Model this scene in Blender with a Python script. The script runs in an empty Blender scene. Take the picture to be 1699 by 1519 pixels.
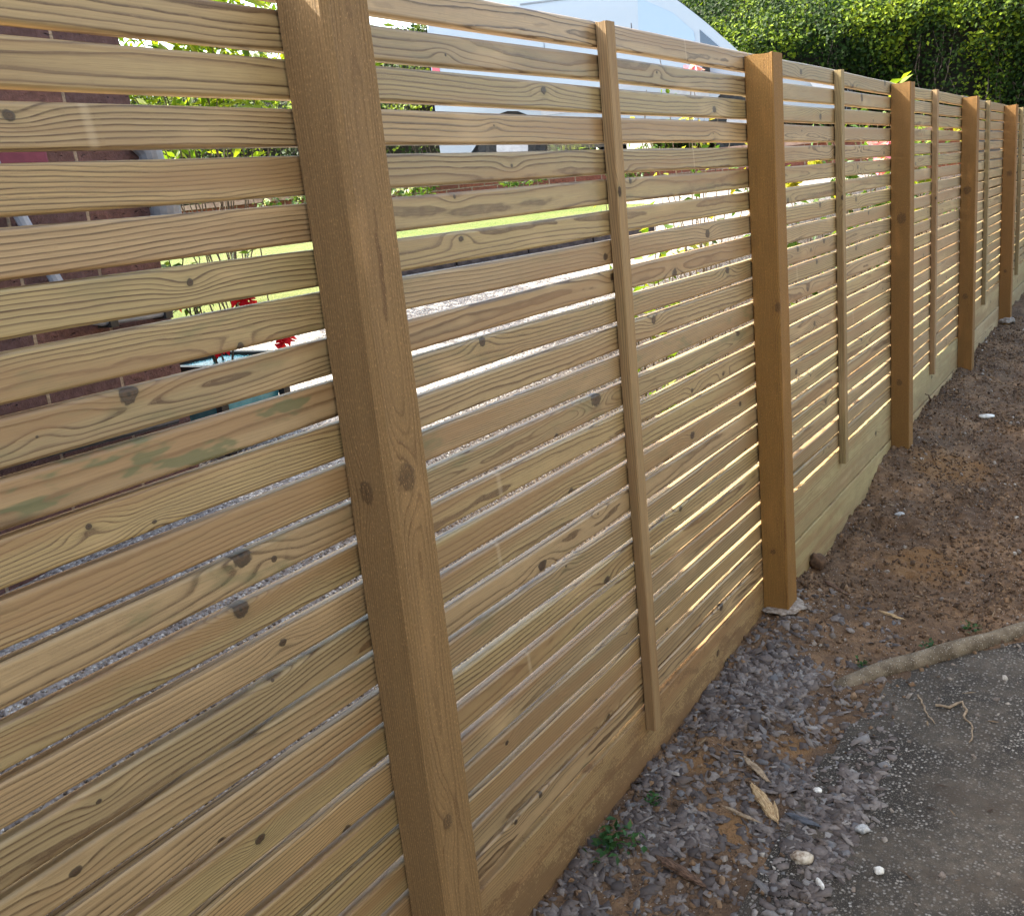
import bpy, bmesh, math, random
import numpy as np
from mathutils import Vector, Matrix, Quaternion
random.seed(7); RNG = np.random.default_rng(7)
S = bpy.context.scene
COL = S.collection

# ------------------------------------------------------------------ camera
cam = bpy.data.cameras.new("camera"); camo = bpy.data.objects.new("camera", cam); COL.objects.link(camo)
cam.sensor_fit = 'HORIZONTAL'; cam.sensor_width = 36; cam.lens = 33.78
cam.clip_start = 0.05; cam.clip_end = 2000
CR, CU, CF = Vector((0.833, 0.544, -0.100)), Vector((-0.058, 0.265, 0.962)), Vector((-0.550, 0.796, -0.253))
CPOS = Vector((1.136, 0.0, 1.704))
def camera_matrix():
    yaw, pitch, roll = 0.6047, 0.2555, -0.1032
    f = Vector((-math.sin(yaw)*math.cos(pitch), math.cos(yaw)*math.cos(pitch), -math.sin(pitch)))
    r = Vector((math.cos(yaw), math.sin(yaw), 0)); u = r.cross(f)
    c, s = math.cos(roll), math.sin(roll)
    r2, u2 = c*r+s*u, -s*r+c*u
    m = Matrix((r2, u2, -f)).transposed().to_4x4(); m.translation = CPOS
    return m
camo.matrix_world = camera_matrix()
S.camera = camo

# ------------------------------------------------------------------ light
SUN_DIR = Vector((1.0, 0.25, -1.10)).normalized()          # the way the light travels
ELEV = math.asin(-SUN_DIR.z); AZ = math.atan2(-SUN_DIR.x, -SUN_DIR.y)
w = bpy.data.worlds.new("World"); S.world = w; w.use_nodes = True
nt = w.node_tree; bg = nt.nodes["Background"]
sky = nt.nodes.new("ShaderNodeTexSky"); sky.sky_type = 'NISHITA'; sky.sun_disc = False
sky.sun_elevation = ELEV; sky.sun_rotation = AZ; sky.altitude = 50; sky.dust_density = 4.0; sky.ozone_density = 0.5
nt.links.new(sky.outputs[0], bg.inputs[0]); bg.inputs[1].default_value = 0.15
sun = bpy.data.lights.new("sun", 'SUN'); suno = bpy.data.objects.new("sun", sun); COL.objects.link(suno)
sun.energy = 3.0; sun.angle = math.radians(0.5); sun.color = (1.0, 0.99, 0.975)
suno.rotation_euler = SUN_DIR.to_track_quat('-Z', 'Y').to_euler(); suno.location = (-6, -6, 9)
S.view_settings.view_transform = 'Standard'; S.view_settings.look = 'None'
S.view_settings.exposure = 2.82; S.view_settings.gamma = 1.0
S.view_settings.use_white_balance = True; S.view_settings.white_balance_temperature = 7150; S.view_settings.white_balance_tint = 3

# ------------------------------------------------------------------ numbers of the place
Y1, PS = 1.140, 2.0133          # near face of the first post, post spacing
TOPZ, PITCH, SLATH, SLATT = 2.10, 0.072, 0.0595, 0.025
ROWS = {-1: 25, 0: 25, 1: 25, 2: 22, 3: 22, 4: 20, 5: 20, 6: 20}
ST = [-30, -10, 2.26, 5, 7, 9.5, 11.5, 14, 60]; GT = [.8, .8, .87, 1.36, 1.55, 1.74, 2.05, 2.1, 2.4]
HBY = [-5, 1.5, 1.9, 2.24, 3.03, 3.2, 3.46, 3.78, 4.2, 4.7, 5.0, 5.7, 7.2, 8, 9.4, 12, 30]
HBZ = [.11, .113, .125, .127, .17, .19, .153, .12, .129, .171, .25, .268, .297, .283, .315, .34, .4]
def ss(a, b, x):
    t = np.clip((np.asarray(x, float)-a)/(b-a), 0, 1); return t*t*(3-2*t)
def h2(ix, iy, seed):
    n = (ix.astype(np.int64)*374761393 + iy.astype(np.int64)*668265263 + seed*974634777) & 0x7fffffff
    n = ((n ^ (n >> 13))*1274126177) & 0x7fffffff
    return ((n ^ (n >> 16)) & 0xffff)/65535.0
def vnoise(x, y, seed=0):
    x = np.asarray(x, float); y = np.asarray(y, float)
    ix = np.floor(x); iy = np.floor(y); fx = x-ix; fy = y-iy
    fx = fx*fx*(3-2*fx); fy = fy*fy*(3-2*fy)
    a = h2(ix, iy, seed); b = h2(ix+1, iy, seed); c = h2(ix, iy+1, seed); d = h2(ix+1, iy+1, seed)
    return (a+(b-a)*fx)*(1-fy)+(c+(d-c)*fx)*fy
def fbm(x, y, seed=0, octv=4, gain=.5):
    t = 0; a = 1; n = 0
    for o in range(octv):
        t = t+a*(vnoise(np.asarray(x)*2**o+o*17.3, np.asarray(y)*2**o-o*9.1, seed+o)-.5); n += a; a *= gain
    return t/n
def garden_z(x, y):
    x = np.asarray(x, float); y = np.asarray(y, float)
    s = (x-1.136)*-.5+y*.866; g = np.interp(s, ST, GT); zf = np.interp(y, HBY, HBZ)
    return zf+(g-zf)*ss(.08, 1.0, -x)
SLABZ = .105
KA, KD = np.array((.38, 2.875)), np.array((.628, .778)); KN = np.array((.778, -.628))      # edging line, normal towards slab
def slab_in(x, y):                                                                  # metres inside the slab (positive = inside)
    a = (x-KA[0])*KN[0]+(y-KA[1])*KN[1]; b = x-(.50+.06*np.sin(y*2.3))
    return np.minimum(a, b)
def soil_z(x, y):
    x = np.asarray(x, float); y = np.asarray(y, float)
    hb = np.interp(y, HBY, HBZ); hs = np.interp(y, [-5, 2.8, 4, 6, 9, 14, 30], [.095, .10, .13, .20, .26, .32, .4])
    z = hb+(hs-hb)*ss(.06, .42, x)
    rough = ss(2.9, 3.8, y)*.75+.25
    n = fbm(x*5, y*5, 3, 5, .55)*.075*rough+fbm(x*24, y*24, 9, 4, .6)*.028*(rough*.7+.3)
    n = n+np.abs(fbm(x*9, y*9, 21, 3))*.06*rough
    z = z+n*ss(-.02, .05, x+.04)-.002
    k = ss(-.01, .09, slab_in(x, y))
    return z*(1-k)+(SLABZ-.03)*k
def near_z(x, y):
    z = soil_z(x, y); return np.where(slab_in(x, y) > 0, np.maximum(z, SLABZ), z)

# ------------------------------------------------------------------ node helper
class G:
    def __init__(s, name):
        s.m = bpy.data.materials.new(name); s.m.use_nodes = True; s.t = s.m.node_tree
        s.b = s.t.nodes["Principled BSDF"]; s.out = s.t.nodes["Material Output"]
    def lk(s, a, b): s.t.links.new(a, b)
    def nd(s, ty, **k):
        n = s.t.nodes.new(ty)
        for a, v in k.items(): setattr(n, a, v)
        return n
    def put(s, sock, v):
        if isinstance(v, bpy.types.NodeSocket): s.lk(v, sock)
        elif v is not None: sock.default_value = v
    def ma(s, op, a, b=None, c=None, clamp=False):
        n = s.nd("ShaderNodeMath", operation=op, use_clamp=clamp); s.put(n.inputs[0], a)
        if b is not None: s.put(n.inputs[1], b)
        if c is not None: s.put(n.inputs[2], c)
        return n.outputs[0]
    def add(s, a, b): return s.ma('ADD', a, b)
    def sub(s, a, b): return s.ma('SUBTRACT', a, b)
    def mul(s, a, b): return s.ma('MULTIPLY', a, b)
    def mr(s, v, a, b, c=0., d=1., smooth=True):
        n = s.nd("ShaderNodeMapRange", interpolation_type='SMOOTHSTEP' if smooth else 'LINEAR')
        for i, q in enumerate((v, a, b, c, d)): s.put(n.inputs[i], q)
        return n.outputs[0]
    def attr(s, name):
        n = s.nd("ShaderNodeAttribute", attribute_name=name); return n
    def xyz(s, v):
        n = s.nd("ShaderNodeSeparateXYZ"); s.lk(v, n.inputs[0]); return n.outputs
    def comb(s, x, y, z):
        n = s.nd("ShaderNodeCombineXYZ")
        for i, q in enumerate((x, y, z)): s.put(n.inputs[i], q)
        return n.outputs[0]
    def noise(s, vec, scale, detail=2., rough=.5, dist=0.):
        n = s.nd("ShaderNodeTexNoise"); 
        if vec is not None: s.lk(vec, n.inputs["Vector"])
        n.inputs["Scale"].default_value = scale; n.inputs["Detail"].default_value = detail
        n.inputs["Roughness"].default_value = rough; n.inputs["Distortion"].default_value = dist
        return n.outputs[0]
    def vor(s, vec, scale, feature='F1', out="Distance", rnd=1.):
        n = s.nd("ShaderNodeTexVoronoi", feature=feature)
        if vec is not None: s.lk(vec, n.inputs["Vector"])
        n.inputs["Scale"].default_value = scale; n.inputs["Randomness"].default_value = rnd
        return n.outputs[out]
    def rnd(s, v):
        n = s.nd("ShaderNodeTexWhiteNoise", noise_dimensions='1D'); s.put(n.inputs["W"], v); return n.outputs["Value"]
    def mix(s, f, a, b, mode='MIX'):
        n = s.nd("ShaderNodeMix", data_type='RGBA', blend_type=mode); s.put(n.inputs[0], f)
        for i, q in ((6, a), (7, b)):
            if isinstance(q, tuple): q = (q+(1.,))[:4]
            s.put(n.inputs[i], q)
        return n.outputs[2]
    def ramp(s, f, stops, interp='LINEAR'):
        n = s.nd("ShaderNodeValToRGB"); n.color_ramp.interpolation = interp; s.put(n.inputs[0], f)
        e = n.color_ramp.elements
        while len(e) < len(stops): e.new(.5)
        for q, (p, c) in zip(e, stops):
            q.position = p; q.color = (c, c, c, 1) if not isinstance(c, tuple) else (c+(1.,))[:4]
        return n.outputs[0]
    def gray(s, v): return s.comb(v, v, v)
    def bump(s, h, dist, strength=1.):
        n = s.nd("ShaderNodeBump"); n.inputs["Strength"].default_value = strength; n.inputs["Distance"].default_value = dist
        s.lk(h, n.inputs["Height"]); s.lk(n.outputs[0], s.b.inputs["Normal"])
    def fin(s, col=None, rough=.7, spec=.3):
        if col is not None: s.put(s.b.inputs["Base Color"], (col+(1.,))[:4] if isinstance(col, tuple) else col)
        s.put(s.b.inputs["Roughness"], rough); s.b.inputs["Specular IOR Level"].default_value = spec
        return s.m

def wood(name, light, dark, space=(.0035, .0085), lw=.75, sawn=False, mud=0., green=0., nk=3, spec=.3):
    """softwood cut from a log: growth rings round an off-board pith, bulged by knots held in the board's attributes"""
    g = G(name)
    u, v, q = g.xyz(g.attr("wc").outputs["Vector"]); sd, tone, grn = g.xyz(g.attr("sd").outputs["Vector"])
    r1 = g.rnd(sd); r2 = g.rnd(g.add(sd, 3.7)); r3 = g.rnd(g.add(sd, 8.1)); r4 = g.rnd(g.add(sd, 12.9))
    so = g.mul(sd, 7.13)
    lowc = g.comb(g.add(g.mul(u, 1.1), so), g.mul(v, 2.), so)
    n1 = g.sub(g.noise(lowc, 1., 1.), .5); n2 = g.sub(g.noise(g.comb(so, g.mul(u, .9), 5.), 1., 1.), .5)
    nm = g.sub(g.noise(g.comb(g.add(g.mul(u, 6.), so), g.mul(v, 25.), 0.), 1., 2.), .5)
    cy = g.add(g.mul(g.sub(r1, .5), .125), g.mul(n1, .07)); cz = g.add(g.add(.008, g.mul(r2, .035)), g.mul(n2, .03))
    dv = g.sub(v, cy); dq = g.add(q, cz)
    r = g.ma('SQRT', g.add(g.mul(dv, dv), g.mul(dq, dq)))
    nf = g.sub(g.noise(g.comb(g.add(g.mul(u, 22.), so), g.mul(v, 70.), so), 1., 2.), .5)
    r = g.add(g.add(r, g.mul(nm, .007)), g.mul(nf, .0016))
    core = halo = rim = dmin = None
    for i in range(nk):
        ku, kv, kr = g.xyz(g.attr("k%d" % (i+1)).outputs["Vector"])
        du = g.sub(u, ku); dw = g.sub(v, kv)
        a = g.ma('DIVIDE', g.add(du, g.mul(g.sub(n1, 0.), .05)), g.add(.034, g.mul(kr, 2.6))); b = g.ma('DIVIDE', dw, g.add(.012, g.mul(kr, .8)))
        e = g.ma('EXPONENT', g.mul(g.add(g.mul(a, a), g.mul(b, b)), -1.))
        on = g.ma('GREATER_THAN', kr, .0005)
        r = g.add(r, g.mul(g.mul(e, on), g.add(.0095, g.mul(kr, .45))))
        d = g.ma('SQRT', g.add(g.mul(g.mul(du, du), g.add(.4, g.mul(g.rnd(g.mul(ku, 77.)), .5))), g.mul(dw, dw)))
        d = g.ma('DIVIDE', g.add(d, g.mul(g.sub(g.noise(g.comb(g.mul(u, 90.), g.mul(v, 90.), so), 1., 2.), .5), g.mul(kr, .95))), g.ma('MAXIMUM', kr, .0005))
        c = g.mul(g.mr(d, .7, 1.05, 1., 0.), on); h = g.mul(g.mr(d, .6, 2.6, 1., 0.), on)
        ri = g.mul(g.mul(g.mr(d, .6, .88), g.mr(d, .95, 1.2, 1., 0.)), on)
        core = c if core is None else g.ma('MAXIMUM', core, c); halo = h if halo is None else g.ma('MAXIMUM', halo, h)
        dd_ = g.add(d, g.mul(g.sub(1., on), 9.)); dmin = dd_ if dmin is None else g.ma('MINIMUM', dmin, dd_)
        rim = ri if rim is None else g.ma('MAXIMUM', rim, ri)
    sp = g.add(space[0], g.mul(r3, space[1]-space[0]))
    ph = g.ma('DIVIDE', r, sp)
    t = g.ma('FRACT', ph)
    ringv = g.rnd(g.add(g.ma('FLOOR', ph), g.mul(sd, 31.)))
    late = g.ramp(t, [(0., .25), (.07, 0.), (.55, .06), (.74, .32), (.86, .92), (.95, 1.), (1., .25)])
    late = g.mul(late, g.add(.45, g.mul(ringv, .6)))
    fib = g.noise(g.comb(g.add(g.mul(u, 9.), so), g.mul(v, 420.), g.mul(q, 420.)), 1., 3., .6)
    blot = g.noise(g.comb(g.add(g.mul(u, 2.2), so), g.mul(v, 9.), g.mul(q, 9.)), 1., 3., .55)
    base = g.mix(g.mul(tone, 1.), light, tuple(c*k for c, k in zip(light, (.68, .76, .74))))
    base = g.mix(g.mr(r4, .3, .95, 0., .8), base, tuple(c*k for c, k in zip(light, (.88, 1.0, .80))))
    base = g.mix(g.mr(r1, .75, 1., 0., .6), base, tuple(c*k for c, k in zip(light, (1.06, .94, .84))))
    lwm = g.mul(late, g.mul(lw, g.add(.75, g.mul(blot, .9))))
    col = g.mix(g.ma('MINIMUM', lwm, 1.), base, dark)
    col = g.mix(g.mr(fib, .30, .70, .45, 0.), col, tuple(c*.42 for c in light))
    col = g.mix(g.mr(blot, .47, .77, 0., .55), col, tuple(c*.62 for c in light))
    col = g.mix(g.mr(g.noise(g.comb(g.add(g.mul(u, 4.), g.mul(so, 1.9)), g.mul(v, 14.), so), 1., 2.), .55, .8, 0., .35), col, tuple(min(1, c*1.35) for c in light))
    hw = g.noise(g.comb(g.add(g.mul(u, .9), g.mul(so, 2.3)), g.mul(v, 16.), so), 1., 2., .5)
    col = g.mix(g.mr(hw, .46, .66, 0., .0 if sawn else .62), col, tuple(c*k for c, k in zip(light, (.58, .48, .40))), 'MIX')
    # preservative green
    gm = g.noise(g.comb(g.add(g.mul(u, 7.), so), g.mul(v, 26.), 3.), 1., 3., .6)
    gl = g.ma('MULTIPLY', g.mr(gm, .5, .72), grn, clamp=True)
    col = g.mix(g.mul(gl, .75), col, (.10, .115, .05))
    col = g.mix(g.mul(halo, g.add(.05, g.mul(r4, .4))), col, (.13, .11, .045) if not sawn else tuple(c*.5 for c in light))
    kn_ = g.noise(g.comb(g.mul(u, 220.), g.mul(v, 220.), so), 1., 3., .7)
    kc = g.ramp(g.add(g.mul(dmin, .85), g.mul(g.sub(kn_, .5), .35)), [(0., (.006, .004, .003)), (.16, (.03, .016, .009)), (.34, (.065, .032, .014)), (.5, (.028, .015, .008)), (.66, (.085, .045, .02)), (.82, (.03, .017, .009)), (1., (.012, .008, .005))])
    col = g.mix(g.mul(core, .55 if sawn else .95), col, kc); col = g.mix(g.mul(rim, .35 if sawn else .8), col, (.02, .012, .008))
    # pale band across the board
    mk = g.xyz(g.attr("mk").outputs["Vector"])
    dm = g.ma('ABSOLUTE', g.sub(g.add(u, g.mul(v, .1)), mk[0]))
    col = g.mix(g.mul(g.mr(dm, g.mul(mk[1], .15), mk[1], .5, 0.), g.add(.15, g.mul(fib, .9))), col, (.55, .44, .30))
    hgt = g.add(g.add(g.mul(late, .5), g.mul(fib, .9 if sawn else .5)), g.mul(core, .6))
    rough = g.add(.34, g.mul(fib, .25)) if spec > .5 else .72
    if sawn:
        fz = g.noise(g.comb(g.mul(u, 160.), g.mul(v, 420.), g.mul(q, 420.)), 1., 3., .75)
        col = g.mix(g.mr(fz, .54, .72, 0., .75), col, tuple(min(1, c*1.7) for c in light))
        col = g.mix(g.mr(fz, .28, .46, .7, 0.), col, tuple(c*.35 for c in light))
        hgt = g.add(hgt, g.mul(fz, 1.6))
    if mud:
        geo = g.nd("ShaderNodeNewGeometry"); px, py, pz = g.xyz(geo.outputs["Position"])
        mn = g.noise(g.comb(g.mul(py, 7.), g.mul(pz, 16.), 1.), 1., 6., .72)
        ms = g.noise(geo.outputs["Position"], 190., 2., .6)
        mm = g.add(mn, g.mul(g.sub(ms, .5), .5))
        lowm = g.mr(v, -.09, .08, .16, -.03)
        col = g.mix(g.mul(g.mr(g.add(mm, lowm), .50, .60), mud), col, (.16, .088, .042))
        col = g.mix(g.mul(g.mr(ms, .62, .7), g.mul(mud, .6)), col, (.12, .07, .04))
        hgt = g.add(hgt, g.mul(mm, .8))
    g.bump(hgt, .0012 if sawn else .0006, .9)
    return g.fin(col, rough, spec)

SLATW = wood("slat_pine", (.445, .305, .165), (.070, .033, .012), (.0034, .0105), 1.5, spec=.6)
BATW = wood("batten_pine", (.38, .255, .140), (.11, .062, .030), (.003, .006), .95, nk=1)
GRAVW = wood("gravel_board_pine", (.46, .33, .185), (.22, .13, .062), (.005, .011), .9, mud=.22, nk=1)
GRAVM = wood("gravel_board_muddy", (.41, .255, .135), (.16, .085, .040), (.005, .010), 1., mud=.75, nk=1)
POSTW = wood("post_timber", (.325, .195, .090), (.11, .055, .022), (.0028, .005), .85, sawn=True, nk=3)
POSTF = wood("post_timber_orange", (.30, .142, .042), (.12, .050, .015), (.0028, .005), .75, sawn=True, nk=2)

# ------------------------------------------------------------------ mesh helper
class MB:
    def __init__(s): s.v = []; s.f = []; s.a = {}; s.n = 0
    def add(s, V, F, **at):
        V = np.asarray(V, float); k = len(V)
        s.v.append(V); s.f.extend([tuple(int(i)+s.n for i in f) for f in F])
        for nm, val in at.items():
            val = np.asarray(val, float)
            if val.ndim == 1: val = np.repeat(val[None], k, 0)
            s.a.setdefault(nm, []).append((s.n, val))
        s.n += k
    def build(s, name, mat, parent=None, smooth=False, loc=None):
        me = bpy.data.meshes.new(name); V = np.concatenate(s.v)
        if loc is not None: V = V-np.asarray(loc)
        me.from_pydata(V.tolist(), [], s.f)
        for nm, L in s.a.items():
            arr = np.zeros((s.n, 3)); 
            for o, val in L: arr[o:o+len(val)] = val
            at = me.attributes.new(nm, 'FLOAT_VECTOR', 'POINT'); at.data.foreach_set('vector', arr.ravel())
        if smooth: me.polygons.foreach_set('use_smooth', [True]*len(me.polygons))
        me.update()
        for mm in (mat if isinstance(mat, (list, tuple)) else [mat]): me.materials.append(mm)
        o = bpy.data.objects.new(name, me); COL.objects.link(o)
        if loc is not None: o.location = loc
        if parent is not None: o.parent = parent
        return o
def tag(o, label=None, cat=None, group=None, kind=None):
    for k, v in (("label", label), ("category", cat), ("group", group), ("kind", kind)):
        if v: o[k] = v
    return o
def empty(name, loc, label, cat, group=None):
    o = bpy.data.objects.new(name, None); COL.objects.link(o); o.location = loc; o.empty_display_size = .1
    return tag(o, label, cat, group)
def rebase(o, parent):
    """keep a world-space mesh where it is under a parent that stands at its own base"""
    o.parent = parent; o.matrix_parent_inverse = Matrix.Translation(-Vector(parent.location)); return o
def big(name, V, F, mat, attr=None, smooth=False):
    """fast mesh from numpy arrays of equal-sided faces"""
    V = np.asarray(V, np.float32); F = np.asarray(F, np.int32); n, k = F.shape
    me = bpy.data.meshes.new(name); me.vertices.add(len(V)); me.vertices.foreach_set('co', V.ravel())
    me.loops.add(n*k); me.loops.foreach_set('vertex_index', F.ravel())
    me.polygons.add(n); me.polygons.foreach_set('loop_start', np.arange(0, n*k, k, dtype=np.int32))
    try: me.polygons.foreach_set('loop_total', np.full(n, k, dtype=np.int32))
    except Exception: pass
    if smooth: me.polygons.foreach_set('use_smooth', np.ones(n, dtype=bool))
    me.update(calc_edges=True); me.validate()
    if attr is not None:
        at = me.attributes.new("tint", 'FLOAT', 'POINT'); at.data.foreach_set('value', np.asarray(attr, np.float32).ravel())
    me.materials.append(mat)
    o = bpy.data.objects.new(name, me); COL.objects.link(o); return o
def boxvf(x0, x1, y0, y1, z0, z1):
    V = [(x, y, z) for x in (x0, x1) for y in (y0, y1) for z in (z0, z1)]
    return V, [(0, 1, 3, 2), (4, 6, 7, 5), (0, 4, 5, 1), (2, 3, 7, 6), (0, 2, 6, 4), (1, 5, 7, 3)]
def roundbox(bm_o, x0, x1, y0, y1, z0, z1, r=.01, seg=2):
    bm = bmesh.new(); bmesh.ops.create_cube(bm, size=1)
    for v in bm.verts: v.co = Vector((x0+(v.co.x+.5)*(x1-x0), y0+(v.co.y+.5)*(y1-y0), z0+(v.co.z+.5)*(z1-z0)))
    bmesh.ops.bevel(bm, geom=bm.edges[:], offset=r, segments=seg, affect='EDGES', profile=.6)
    bm_o.add([tuple(v.co) for v in bm.verts], [[v.index for v in f.verts] for f in bm.faces if (bm.verts.index_update() or True)]); bm.free()
def tube(mb, pts, rad, n=8, cap=True, **at):
    pts = [Vector(p) for p in pts]; k = len(pts)
    rad = [rad]*k if isinstance(rad, (int, float)) else rad
    V = []; up = Vector((0.13, .21, .97)).normalized()
    for i, p in enumerate(pts):
        t = (pts[min(i+1, k-1)]-pts[max(i-1, 0)]).normalized()
        a = t.cross(up); a = a.normalized() if a.length > .05 else t.cross(Vector((1, 0, 0))).normalized()
        b = a.cross(t)
        V += [tuple(p+(a*math.cos(2*math.pi*j/n)+b*math.sin(2*math.pi*j/n))*rad[i]) for j in range(n)]
    F = [(i*n+j, i*n+(j+1) % n, (i+1)*n+(j+1) % n, (i+1)*n+j) for i in range(k-1) for j in range(n)]
    if cap: F += [tuple(range(n))[::-1], tuple((k-1)*n+j for j in range(n))]
    mb.add(V, F, **at)

# ------------------------------------------------------------------ ground
def soil_mat():
    g = G("damp_soil"); geo = g.nd("ShaderNodeNewGeometry"); P = geo.outputs["Position"]
    a = g.noise(P, 3.5, 4., .6); b = g.noise(P, 26., 5., .7); c = g.noise(P, 140., 3., .7)
    col = g.ramp(a, [(.3, (.10, .062, .038)), (.5, (.175, .105, .060)), (.68, (.31, .18, .095))])
    col = g.mix(g.mr(b, .4, .7, .55, 0.), col, (.055, .034, .024))
    col = g.mix(g.mr(c, .58, .72, 0., .55), col, (.24, .16, .10))
    s = g.vor(P, 130., 'F1', "Distance"); sc = g.vor(P, 130., 'F1', "Color")
    rr = g.xyz(sc)[0]
    col = g.mix(g.mul(g.mr(s, .2, .34, 1., 0.), g.mr(rr, .84, .92)), col, (.36, .31, .27))
    px, py, pz = g.xyz(P); po = None
    for cx, cy, r in ((.30, 2.01, .060), (.505, 2.09, .050), (.12, 2.23, .055), (.33, 2.45, .05), (.42, 3.9, .16), (.30, 5.1, .2)):
        ax, ay = g.mul(g.sub(px, cx), 1/r), g.mul(g.sub(py, cy), 1/r); q = g.mr(g.add(g.add(g.mul(ax, ax), g.mul(ay, ay)), g.mul(g.sub(b, .5), 2.5)), .5, 1.4, 1., 0.); po = q if po is None else g.ma('MAXIMUM', po, q)
    col = g.mix(g.mul(po, .75), col, (.215, .115, .050))
    g.bump(g.add(g.add(b, g.mul(c, .45)), g.mul(g.mr(s, .1, .5, .25, 0.), 1.)), .012, .9)
    return g.fin(col, .92, .2)
SOIL = soil_mat()
def grid(name, xs, ys, zf, mat, mask=None):
    X, Y = np.meshgrid(xs, ys, indexing='ij'); Z = zf(X, Y); nx, ny = X.shape
    V = np.stack([X, Y, Z], -1).reshape(-1, 3); I = np.arange(nx*ny).reshape(nx, ny)
    F = np.stack([I[:-1, :-1], I[1:, :-1], I[1:, 1:], I[:-1, 1:]], -1).reshape(-1, 4)
    if mask is not None:
        F = F[mask(V[F].mean(1)[:, 0], V[F].mean(1)[:, 1])]
        us, inv = np.unique(F.ravel(), return_inverse=True); V = V[us]; F = inv.reshape(F.shape)
    return big(name, V, F, mat, smooth=True)
xs = np.concatenate([np.arange(-.06, 1.1, .011), np.arange(1.1, 3, .06), np.arange(3, 12.1, .6)])
ys = np.concatenate([np.arange(-8, 1.2, .3), np.arange(1.2, 5.2, .012), np.arange(5.2, 12.6, .028), np.arange(12.6, 26, .6)])
tag(grid("soil", xs, ys, soil_z, SOIL), kind="structure")
V = [(-400, -400, -.12), (400, -400, -.12), (400, 400, -.12), (-400, 400, -.12)]
tag(big("ground", V, [(0, 1, 2, 3)], SOIL), kind="structure")

def slab_mat():
    g = G("weathered_concrete"); geo = g.nd("ShaderNodeNewGeometry"); P = geo.outputs["Position"]
    d = g.vor(P, 105., 'F1', "Distance"); c = g.xyz(g.vor(P, 105., 'F1', "Color")); d2 = g.vor(P, 260., 'F1', "Distance"); c2 = g.xyz(g.vor(P, 260., 'F1', "Color"))
    a = g.noise(P, 3.2, 4., .62); b = g.noise(P, 45., 4., .7)
    base = g.mix(g.mr(a, .38, .62), (.030, .023, .017), (.112, .088, .065))
    base = g.mix(g.mr(b, .35, .7, .6, 0.), base, (.028, .024, .02))
    m1 = g.mul(g.mr(d, .22, .48, 1., 0.), g.mr(c[0], .24, .4)); m2 = g.mul(g.mr(d2, .2, .38, 1., 0.), g.mr(c2[1], .3, .5))
    sh = g.mr(g.add(a, g.mul(b, .25)), .45, .68, 1., .5)
    st = g.mix(c[1], (.14, .118, .098), (.44, .40, .355))
    col = g.mix(g.mul(m1, sh), base, st); col = g.mix(g.mul(m2, g.mul(sh, .9)), col, (.25, .215, .18))
    dirt = g.noise(P, 6.5, 3., .6)
    col = g.mix(g.mr(dirt, .55, .75, 0., .75), col, (.060, .043, .030))
    g.bump(g.add(g.add(m1, g.mul(m2, .5)), g.mul(b, .8)), .003, .9)
    return g.fin(col, .85, .3)
SLAB = slab_mat()
sx = np.concatenate([np.arange(.40, 1.3, .02), np.arange(1.3, 3.01, .1)]); sy = np.arange(-1.5, 6.2, .02)
o = grid("concrete_path", sx, sy, lambda x, y: SLABZ+fbm(x*6, y*6, 44, 3)*.006, SLAB,
         mask=lambda x, y: (((x-KA[0])*KN[0]+(y-KA[1])*KN[1]) > .0) & (x > .46+.05*np.sin(y*2.3)))
tag(o, kind="structure")

def bar(g0, name, label, cat):
    return tag(g0, label, cat)
mb = MB(); pts = []; rads = []
for i in range(60):
    t = -.05+i*.052; p = KA+KD*t
    wob = fbm(np.array([t*3.]), np.array([1.]), 5, 2)[0]*.004
    sink = -.022*max(0, 1-t/.12)
    pts.append((p[0]+wob*KN[0]-.012*KN[0], p[1]+wob*KN[1]-.012*KN[1], SLABZ+.012+sink+fbm(np.array([t*7.]), np.array([3.]), 6, 2)[0]*.008)); rads.append(.031+.003*fbm(np.array([t*11.]), np.array([2.]), 8, 2)[0])
tube(mb, pts, rads, 14)
def edging_mat():
    g = G("lichened_concrete"); P = g.nd("ShaderNodeNewGeometry").outputs["Position"]
    a = g.noise(P, 14., 4., .6); d = g.vor(P, 210., 'F1', "Distance"); c = g.xyz(g.vor(P, 210., 'F1', "Color"))
    col = g.mix(g.mr(a, .35, .65), (.10, .075, .05), (.21, .165, .115))
    col = g.mix(g.mul(g.mr(d, .2, .4, 1., 0.), g.mr(c[0], .55, .7)), col, (.42, .38, .32))
    col = g.mix(g.mul(g.mr(d, .2, .4, 1., 0.), g.mr(c[1], .7, .8)), col, (.05, .04, .03))
    g.bump(g.add(a, g.mr(d, .1, .5, .4, 0.)), .005, .8); return g.fin(col, .9, .2)
tag(mb.build("path_edging", edging_mat(), smooth=True), "long rounded concrete edging bar between bare soil and the dark path", "edging")

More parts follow.
